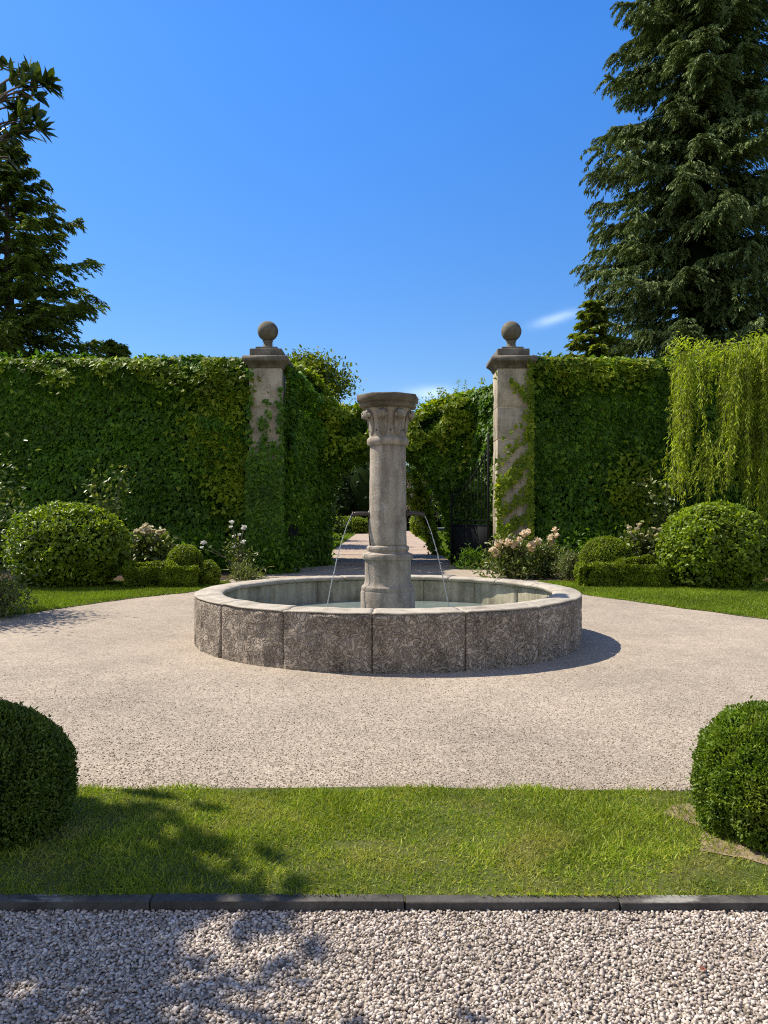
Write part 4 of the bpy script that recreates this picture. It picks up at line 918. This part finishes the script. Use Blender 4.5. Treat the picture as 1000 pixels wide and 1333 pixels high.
# ------------------------------------------------------------------ trees
def conifer(name, label, X, Y, H, zmin, prof, nb, seed, mat, tuft=.55, tw=(.10, .26), droop=.28, up=.16, card=(.30, .52), cw=.22, twk=13, hang=.35, trunk_r=.45, catn='tree', jag=.25, per=9, thin=1e9, fluff=.02, core=0.0):
    root = thing(name, label, catn, (X, Y, 0)); r_ = np.random.default_rng(seed); base = np.array([X, Y, 0.0])
    tr = MB(); t = np.linspace(0, 1, 20); tr.tube(np.c_[X + .1 * np.sin(t * 5), np.full(20, Y), H * t], trunk_r * (1 - t) + .03, 10); tr.build('trunk', M['bark'], root=root)
    br = MB(); Ps, Ds = [], []
    for i in range(nb):
        u = (i + r_.random()) / nb; z = zmin + (H - zmin) * u; a = i * 2.39996 + r_.normal() * .25; R = prof(z) * (1 + jag * r_.uniform(-1, .35))
        if R < .15: R = .15
        er = np.array([math.cos(a), math.sin(a), 0]); et = np.array([-math.sin(a), math.cos(a), 0]); ez = np.array([0, 0, 1.0])
        dr = droop * r_.uniform(.6, 1.3); t = np.linspace(0, 1, 9)
        def bp(t): return base + ez * z + np.outer(t * R, er) + np.outer(R * (.10 * t - dr * t ** 1.5 + up * t ** 4), ez) + np.outer(.06 * R * np.sin(t * 4 + i), et)
        br.tube(bp(t), np.linspace(.035 + .012 * R, .008, 9), 4, cap=False)
        k = max(5, int(twk * min(1.3, .35 + R / 4.5) * (.3 if z > thin else 1)))
        tt = np.linspace(.12, 1, k) + r_.normal(size=k) * .02
        B = bp(np.clip(tt, 0, 1.02))
        for sg in (-1, 1):
            l = R * (tw[0] + tw[1] * (1 - tt)) * r_.uniform(.6, 1.25, k) + .22
            dirn = unit(er * .7 + et * sg * r_.uniform(.3, 1.0, k)[:, None] + ez * r_.normal(size=k)[:, None] * .10)
            s_ = (np.arange(per) + .5) / per + r_.normal(size=per) * .03
            sag = hang * r_.uniform(.5, 1.5, k)
            Pt = B[:, None, :] + dirn[:, None, :] * (l[:, None] * s_[None])[..., None] - ez * (sag[:, None] * l[:, None] * s_[None] ** 2)[..., None]
            tg = unit(dirn[:, None, :] - ez * (2 * sag[:, None] * s_[None])[..., None])
            sd_ = unit(np.cross(dirn, ez))[:, None, :]
            for hs in (-1, 1, 0):
                Dt = tg * (.75 if hs else 1) + sd_ * (.62 * hs) - ez * (.28 * hang + (.25 if hs == 0 else 0)) + r_.normal(size=(k, per, 3)) * tuft * .25
                Ps.append((Pt + r_.normal(size=Pt.shape) * .02).reshape(-1, 3)); Ds.append(Dt.reshape(-1, 3))
    P, D = np.concatenate(Ps), unit(np.concatenate(Ds)); n = len(P)
    P = P + rng.normal(size=P.shape) * np.array([fluff, fluff, fluff * 1.3]); L = U_(*card, n); Wd = L * cw * U_(.7, 1.3, n)
    V, Fc = leaves(P - D * L[:, None] * .35, D, rand_dirs(n) * .8 + [0, 0, .7], L, Wd, T_DIA)
    add('crown', V, Fc, mat, root=root); br.build('limbs', M['bark'], root=root)
    if core:
        zc_ = np.linspace(zmin, H * .96, 60); c = MB(); th = np.arange(20) * 2 * PI / 20
        G = np.array([[(X + math.cos(a) * prof(z) * core, Y + math.sin(a) * prof(z) * core, z) for a in th] for z in zc_]).reshape(-1, 3)
        w_ = 1 + .45 * Wob(1.1, seed + 9)(G); G[:, 0] = X + (G[:, 0] - X) * w_; G[:, 1] = Y + (G[:, 1] - Y) * w_
        c.put(G, [[i * 20 + j, i * 20 + (j + 1) % 20, (i + 1) * 20 + (j + 1) % 20, (i + 1) * 20 + j] for i in range(59) for j in range(20)])
        c.build('inner_twigs', M['core'], root=root)
    return n
sd = 33.0
def spruce_prof(z):                       # left outline of the tall spruce: half width against height
    py = HZ - (z - EYE) * F / sd; return np.interp(py, [-760, 0, 100, 200, 300, 400, 600], [0, 90, 106, 120, 130, 138, 142]) * sd / F
conifer('spruce', 'very tall dark spruce towering behind the right ivy wall', wx(908, sd), sd, wz(-760, sd), 2.0, spruce_prof, 480, 401, M['spruce'], .5, (.12, .22), .34, .17, (.15, .27), .22, 24,   .55, .55, jag=.34, per=14, thin=25, core=.17)
cd = 30.0
def cedar_prof(z):
    py = HZ - (z - EYE) * F / cd; return np.interp(py, [185, 215, 250, 290, 330, 400, 440, 600], [.2, 30, 53, 78, 93, 114, 124, 128]) * cd / F
conifer('cedar', 'broad dark conifer behind the left end of the ivy wall', wx(12, cd), cd, wz(183, cd), 1.5, cedar_prof, 150, 402, M['cedar'], .5, (.12, .22), .16, .20, (.14, .26), .26, 20, .3, .35, jag=.36, per=10)
def small_prof(z): return np.interp(z, [0, 6.5, 9.2], [2.0, 1.2, .1])
conifer('young_fir', 'young yellow green fir beside the foot of the tall spruce', wx(772, 29.0), 29.0, wz(392, 29.0), .5, small_prof, 90, 403, M['decid'], .6, (.10, .22), .06, .10, (.2, .36), .32, 9, .2, .14, per=8)
conifer('young_fir', 'small conifer tip showing over the left ivy wall, right of the broad conifer', wx(150, 28.0), 28.0, wz(447, 28.0), .5, lambda z: np.interp(z, [0, 6.0, 7.7], [1.6, .75, .1]), 110, 404, M['cedar'], .6, (.10, .22), .05, .12, (.13, .24), .3, 10, .2, .12, per=8)

def broadleaf(name, label, base, trunk_h, c, rad, clumps, per, lf, mat, seed, cr=.22, tm=T_OVAL, asp=.55, trunk_r=.14, catn='tree', group=None):
    base = np.array(base, float); c = np.array(c, float); rad = np.array(rad, float); root = thing(name, label, catn, base, group); r_ = np.random.default_rng(seed)
    tr = MB(); t = np.linspace(0, 1, 12)[:, None]; top = np.array([c[0], c[1], c[2] + .3 * rad[2]])
    path = base + (top - base) * t ** np.array([1.4, 1.4, 1]); tr.tube(path, np.linspace(trunk_r, trunk_r * .25, 12), 9); tr.build('trunk', M['bark'], root=root)
    br = MB(); parts = []
    for k in range(clumps):
        d = unit(r_.normal(size=3)); cc = c + d * rad * r_.uniform(.35, 1.0) ** .6
        s0 = path[r_.integers(6, 12)]; t2 = np.linspace(0, 1, 6)[:, None]; br.tube(s0 + (cc - s0) * t2 + np.array([0, 0, .15]) * np.sin(t2 * PI) * rad[2] * .4, np.linspace(trunk_r * .3, .01, 6), 5, cap=False)
        m = int(per * r_.uniform(.6, 1.4)); P = cc + r_.normal(size=(m, 3)) * rad * cr * np.array([1, 1, .7])
        L = U_(*lf, m); parts.append(leaves(P, rand_dirs(m) + [0, 0, -.25], rand_dirs(m) * .7 + [0, 0, .8], L, L * asp, tm))
    V, Fc = cat(parts); add('crown', V, Fc, mat, root=root); br.build('limbs', M['bark'], root=root)
    return root
td = 31.0
broadleaf('leafy_tree', 'small leafy tree just behind the left gate pillar', (wx(398, td), td, 0), 4, (wx(408, td), td, wz(512, td)), (1.35, 1.3, 1.5), 80, 140, (.10, .18), M['decid'], 411, .2)
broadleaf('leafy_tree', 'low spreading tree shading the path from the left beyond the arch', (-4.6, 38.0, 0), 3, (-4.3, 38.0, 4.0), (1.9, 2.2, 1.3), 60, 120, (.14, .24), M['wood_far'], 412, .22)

# overhanging near tree on the left: whorls of pointed leaves
def overhang():
    base = np.array([-5.2, 4.7, 0]); root = thing('overhanging_tree', 'near tree reaching in from the left edge with whorls of pointed dark leaves', 'tree', base)
    tr = MB(); t = np.linspace(0, 1, 12)[:, None]; top = np.array([-4.6, 4.5, 4.6]); path = base + (top - base) * t; tr.tube(path, np.linspace(.16, .05, 12), 9); tr.build('trunk', M['bark'], root=root)
    br = MB(); parts = []
    def whorl(c, ax, m, L0):
        ax = unit(np.array(ax)[None])[0]; th = np.arange(m) * 2.4 + random.random() * 6; a = unit(np.cross(ax, [.3, .2, 1])[None])[0]; b = np.cross(ax, a)
        spread = U_(.5, 1.3, m)[:, None]
        D = unit(ax * .75 + (np.cos(th)[:, None] * a + np.sin(th)[:, None] * b) * spread + [0, 0, -.25]); U = unit(np.tile(ax, (m, 1)) * .6 + rng.normal(size=(m, 3)) * .25 + [0, 0, .5])
        L = U_(.75, 1.15, m) * L0; parts.append(leaves(np.tile(np.array(c), (m, 1)) + rng.normal(size=(m, 3)) * .006, D, U, L, L * U_(.36, .46, m), T_LANCE))
    def limb(P, r0, r1): br.tube(P, np.linspace(r0, r1, len(P)), 6, cap=False)
    # the crown, off the frame, that shades the ball and the drive
    r_ = np.random.default_rng(5)
    for k in range(300):
        d = unit(r_.normal(size=3)); q = r_.random() ** .45; c = np.array([-4.55, 4.55, 3.85]) + d * np.array([1.2, 1.15, 1.1]) * q
        s0 = path[r_.integers(6, 11)]; tt = np.linspace(0, 1, 5)[:, None]; limb(s0 + (c - s0) * tt, .018, .005)
        for w in range(3): whorl(c + r_.normal(size=3) * .12, d + [0, 0, .3], 9, .16)
    # the limb that reaches into the picture, with its own twigs
    t = np.linspace(0, 1, 14); A, B = np.array([-4.5, 4.5, 3.9]), np.array([-1.62, 3.08, 3.12])
    main = A + (B - A) * t[:, None] + np.outer(np.sin(t * PI) * .12, [0, 0, 1]); limb(main, .045, .008)
    for k in range(34):
        s0 = main[r_.integers(2, 13)]; c = s0 + r_.normal(size=3) * np.array([.14, .16, .16]) + [-.06, 0, 0]; limb(np.array([s0, (s0 + c) / 2 + [0, 0, .02], c]), .008, .004)
        whorl(c, c - s0, 8, .085)
    tips = [(18, 98, 3.04), (26, 112, 3.0), (46, 104, 2.98), (10, 140, 3.05), (30, 156, 3.0), (16, 176, 3.02), (34, 92, 3.02), (58, 112, 3.0), (20, 118, 3.05), (40, 152, 3.04), (12, 160, 3.06), (50, 168, 3.0), (8, 196, 3.08), (4, 88, 3.1), (24, 138, 3.06), (-8, 215, 3.1), (8, 180, 3.05), (2, 130, 3.1), (14, 205, 3.1), (44, 124, 3.02), (-4, 172, 3.1), (28, 172, 3.03), (62, 108, 3.0)]
    for px, py, d in tips:
        c = W(px, py, d); s0 = W(-18 + random.uniform(-6, 6), py + random.uniform(10, 40), d + .03); limb(np.array([s0, s0 * .6 + c * .4 + [0, 0, .02], s0 * .25 + c * .75 + [0, 0, .012], c]), .004, .002)
        whorl(c, unit((c - s0)[None])[0] + [.3, 0, .1], 11, .070)
    V, Fc = cat(parts); add('crown', V, Fc, M['magnolia'], root=root); br.build('limbs', M['bark'], root=root)
overhang()

# weeping willow
def willow():
    base = np.array([9.9, 19.2, 0]); root = thing('weeping_willow', 'weeping willow with long bright green strands hanging over the right wall', 'tree', base)
    tr = MB(); t = np.linspace(0, 1, 12)[:, None]; top = np.array([9.4, 19.3, 5.7]); path = base + (top - base) * t ** np.array([1.5, 1, 1]); tr.tube(path, np.linspace(.24, .1, 12), 9); tr.build('trunk', M['bark'], root=root)
    r_ = np.random.default_rng(8); lb = MB(); parts = []; 
    def strand(p0, z1, dens=30, sway=.10, dx=0.0):
        ln = p0[2] - z1
        if ln < .2: return
        m = int(ln * dens); t = np.sort(r_.random(m)); a, b, c = r_.uniform(0, 6, 3)
        P = np.c_[p0[0] + dx * t + sway * np.sin(t * 3 + a) * t + .02 * np.sin(t * 17 + b), p0[1] + sway * .8 * np.sin(t * 2.6 + c) * t, p0[2] - ln * t]
        P += r_.normal(size=P.shape) * .022
        D = unit(np.c_[r_.normal(size=(m, 2)) * .55, -1 + .25 * r_.normal(size=m)]); L = r_.uniform(.08, .16, m)
        parts.append(leaves(P, D, rand_dirs(m) * .8 + [0, -.3, .4], L, L * .2, T_LANCE))
        tt = np.linspace(0, 1, 8); lb.tube(np.c_[p0[0] + dx * tt + sway * np.sin(tt * 3 + a) * tt, p0[1] + sway * .8 * np.sin(tt * 2.6 + c) * tt, p0[2] - ln * tt], .005, 3, cap=False)
    # limbs arching out along the wall top
    for k in range(9):
        tipx = wx([878, 890, 915, 940, 955, 975, 990, 1010, 1040][k], 19.0); tipy = 18.2 + r_.random() * 1.3
        t = np.linspace(0, 1, 12); A = top + [0, 0, -.5 + r_.random() * .5]; B = np.array([tipx, tipy, wz(462 + r_.uniform(-6, 14), 19)])
        lb.tube(A + (B - A) * t[:, None] + np.outer(np.sin(t * PI) * .06, [0, 0, 1]), np.linspace(.05, .010, 12), 5, cap=False)
    # strands in bunches: (photo column, spread, top row, bottom row, count, depth)
    bunch = [(885, 6, 458, 648, 46, 19.2), (893, 5, 470, 655, 22, 18.9), (916, 6, 560, 655, 30, 18.6), (908, 12, 455, 490, 26, 19.6), (928, 7, 575, 648, 36, 18.5), (943, 6, 500, 640, 36, 18.4), (952, 7, 452, 645, 56, 18.3), (964, 7, 450, 660, 46, 18.5), (935, 16, 448, 480, 30, 19.2),
             (980, 7, 446, 655, 40, 18.6), (993, 6, 442, 682, 46, 18.4), (1007, 9, 440, 690, 46, 18.6), (1025, 16, 440, 690, 60, 18.8), (1055, 20, 440, 690, 50, 19.0), (926, 12, 595, 645, 36, 18.4), (910, 13, 458, 600, 16, 19.3), (899, 4, 462, 560, 8, 19.0)]
    for px, sp, ty, by, cnt, d in bunch:
        for _ in range(int(cnt * .62)):
            x = wx(px + r_.normal() * sp * .42, d); y = d + r_.normal() * .28; z0 = wz(ty + abs(r_.normal()) * 10, d); z1 = wz(by - abs(r_.normal()) * 85, d)
            strand(np.array([x, y, z0]), z1, 34, .09, r_.normal() * .10)
    m = 1700; X = U_(wx(874, 19), wx(1060, 19), m); Z = wz(458, 19) + .10 * np.sin(X * 3) + r_.normal(size=m) * .10 + .45 * np.clip((X - wx(900, 19)) / 3, 0, 1) * r_.random(m)
    P = np.c_[X, 18.9 + r_.normal(size=m) * .5, Z]; L = U_(.09, .16, m); parts.append(leaves(P, rand_dirs(m) + [-.2, 0, -.5], rand_dirs(m) + [0, 0, .6], L, L * .24, T_LANCE))
    V, Fc = cat(parts); add('hanging_foliage', V, Fc, M['willow'], root=root); lb.build('limbs', M['willow_twig'], root=root)
willow()

# ------------------------------------------------------------------ garden beyond the gate
bush('garden_bush', 'small round bush at the right edge of the far path', wx(549, 52), 52, .75, .75, .75, .75, 2200, (.14, .24), M['hedge'], .08, 'bush', None, T_OVAL, 501)
bush('garden_hedge', 'low clipped hedge left of the far path end', wx(448, 60), 60, .5, 2.6, .9, .75, 3000, (.16, .28), M['hedge'], .06, 'hedge', None, T_OVAL, 503)
shrub('russet_shrub', 'twiggy russet shrub above the round bush by the far path', (wx(542, 58), 58, 0), 1.5, 3.7, 1500, M['redleaf'], (.16, .3), 504, 20, .3)
def woodland():
    r_ = np.random.default_rng(6); parts = []; n = 0
    dark = []; V0, F0 = ico(3)
    for k in range(60):
        cx, cy = r_.uniform(-26, 26), r_.uniform(70, 84); h = r_.uniform(4.6, 7.2); rr = r_.uniform(1.8, 3.0)
        m = 700; D = rand_dirs(m); P = np.array([cx, cy, h * .52]) + D * np.array([rr, rr, h * .5]) * (1 + .12 * Wob(3, k)(D) - .25 * r_.random(m) ** 2)[:, None]
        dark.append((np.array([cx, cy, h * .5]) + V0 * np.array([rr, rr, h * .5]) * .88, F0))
        L = U_(.35, .65, m); parts.append(leaves(P, rand_dirs(m), D + rand_dirs(m) * .6 + [0, 0, .3], L, L * .6, T_OVAL))
    V, Fc = cat(parts); wd = add('woodland', V, Fc, M['wood_far'], kind='stuff', label='dark wood closing the view at the far end of the path', cat='woodland', loc=(0, 76, 0))
    V, Fc = cat(dark); o = add('inner_branches', V, Fc, M['core'], parent=wd, loc=(0, 76, 0)); o['kind'] = 'stuff'
woodland()
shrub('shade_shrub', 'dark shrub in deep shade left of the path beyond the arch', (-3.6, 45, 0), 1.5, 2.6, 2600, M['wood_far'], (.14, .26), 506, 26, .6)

# a fallen leaf on the drive
P = W(911, 1268, 2.79); P[2] = .016
V, Fc = leaves(np.array([P, P + [.004, .002, .002]]), np.array([[1, .2, .12], [.7, .7, .2]]), np.array([[0, -.3, 1.0], [.2, -.3, 1]]), np.array([.026, .02]), np.array([.016, .012]), T_OVAL)
add('fallen_leaf', V, Fc, M['fallen'], label='curled red brown leaf lying on the coarse gravel', cat='leaf')
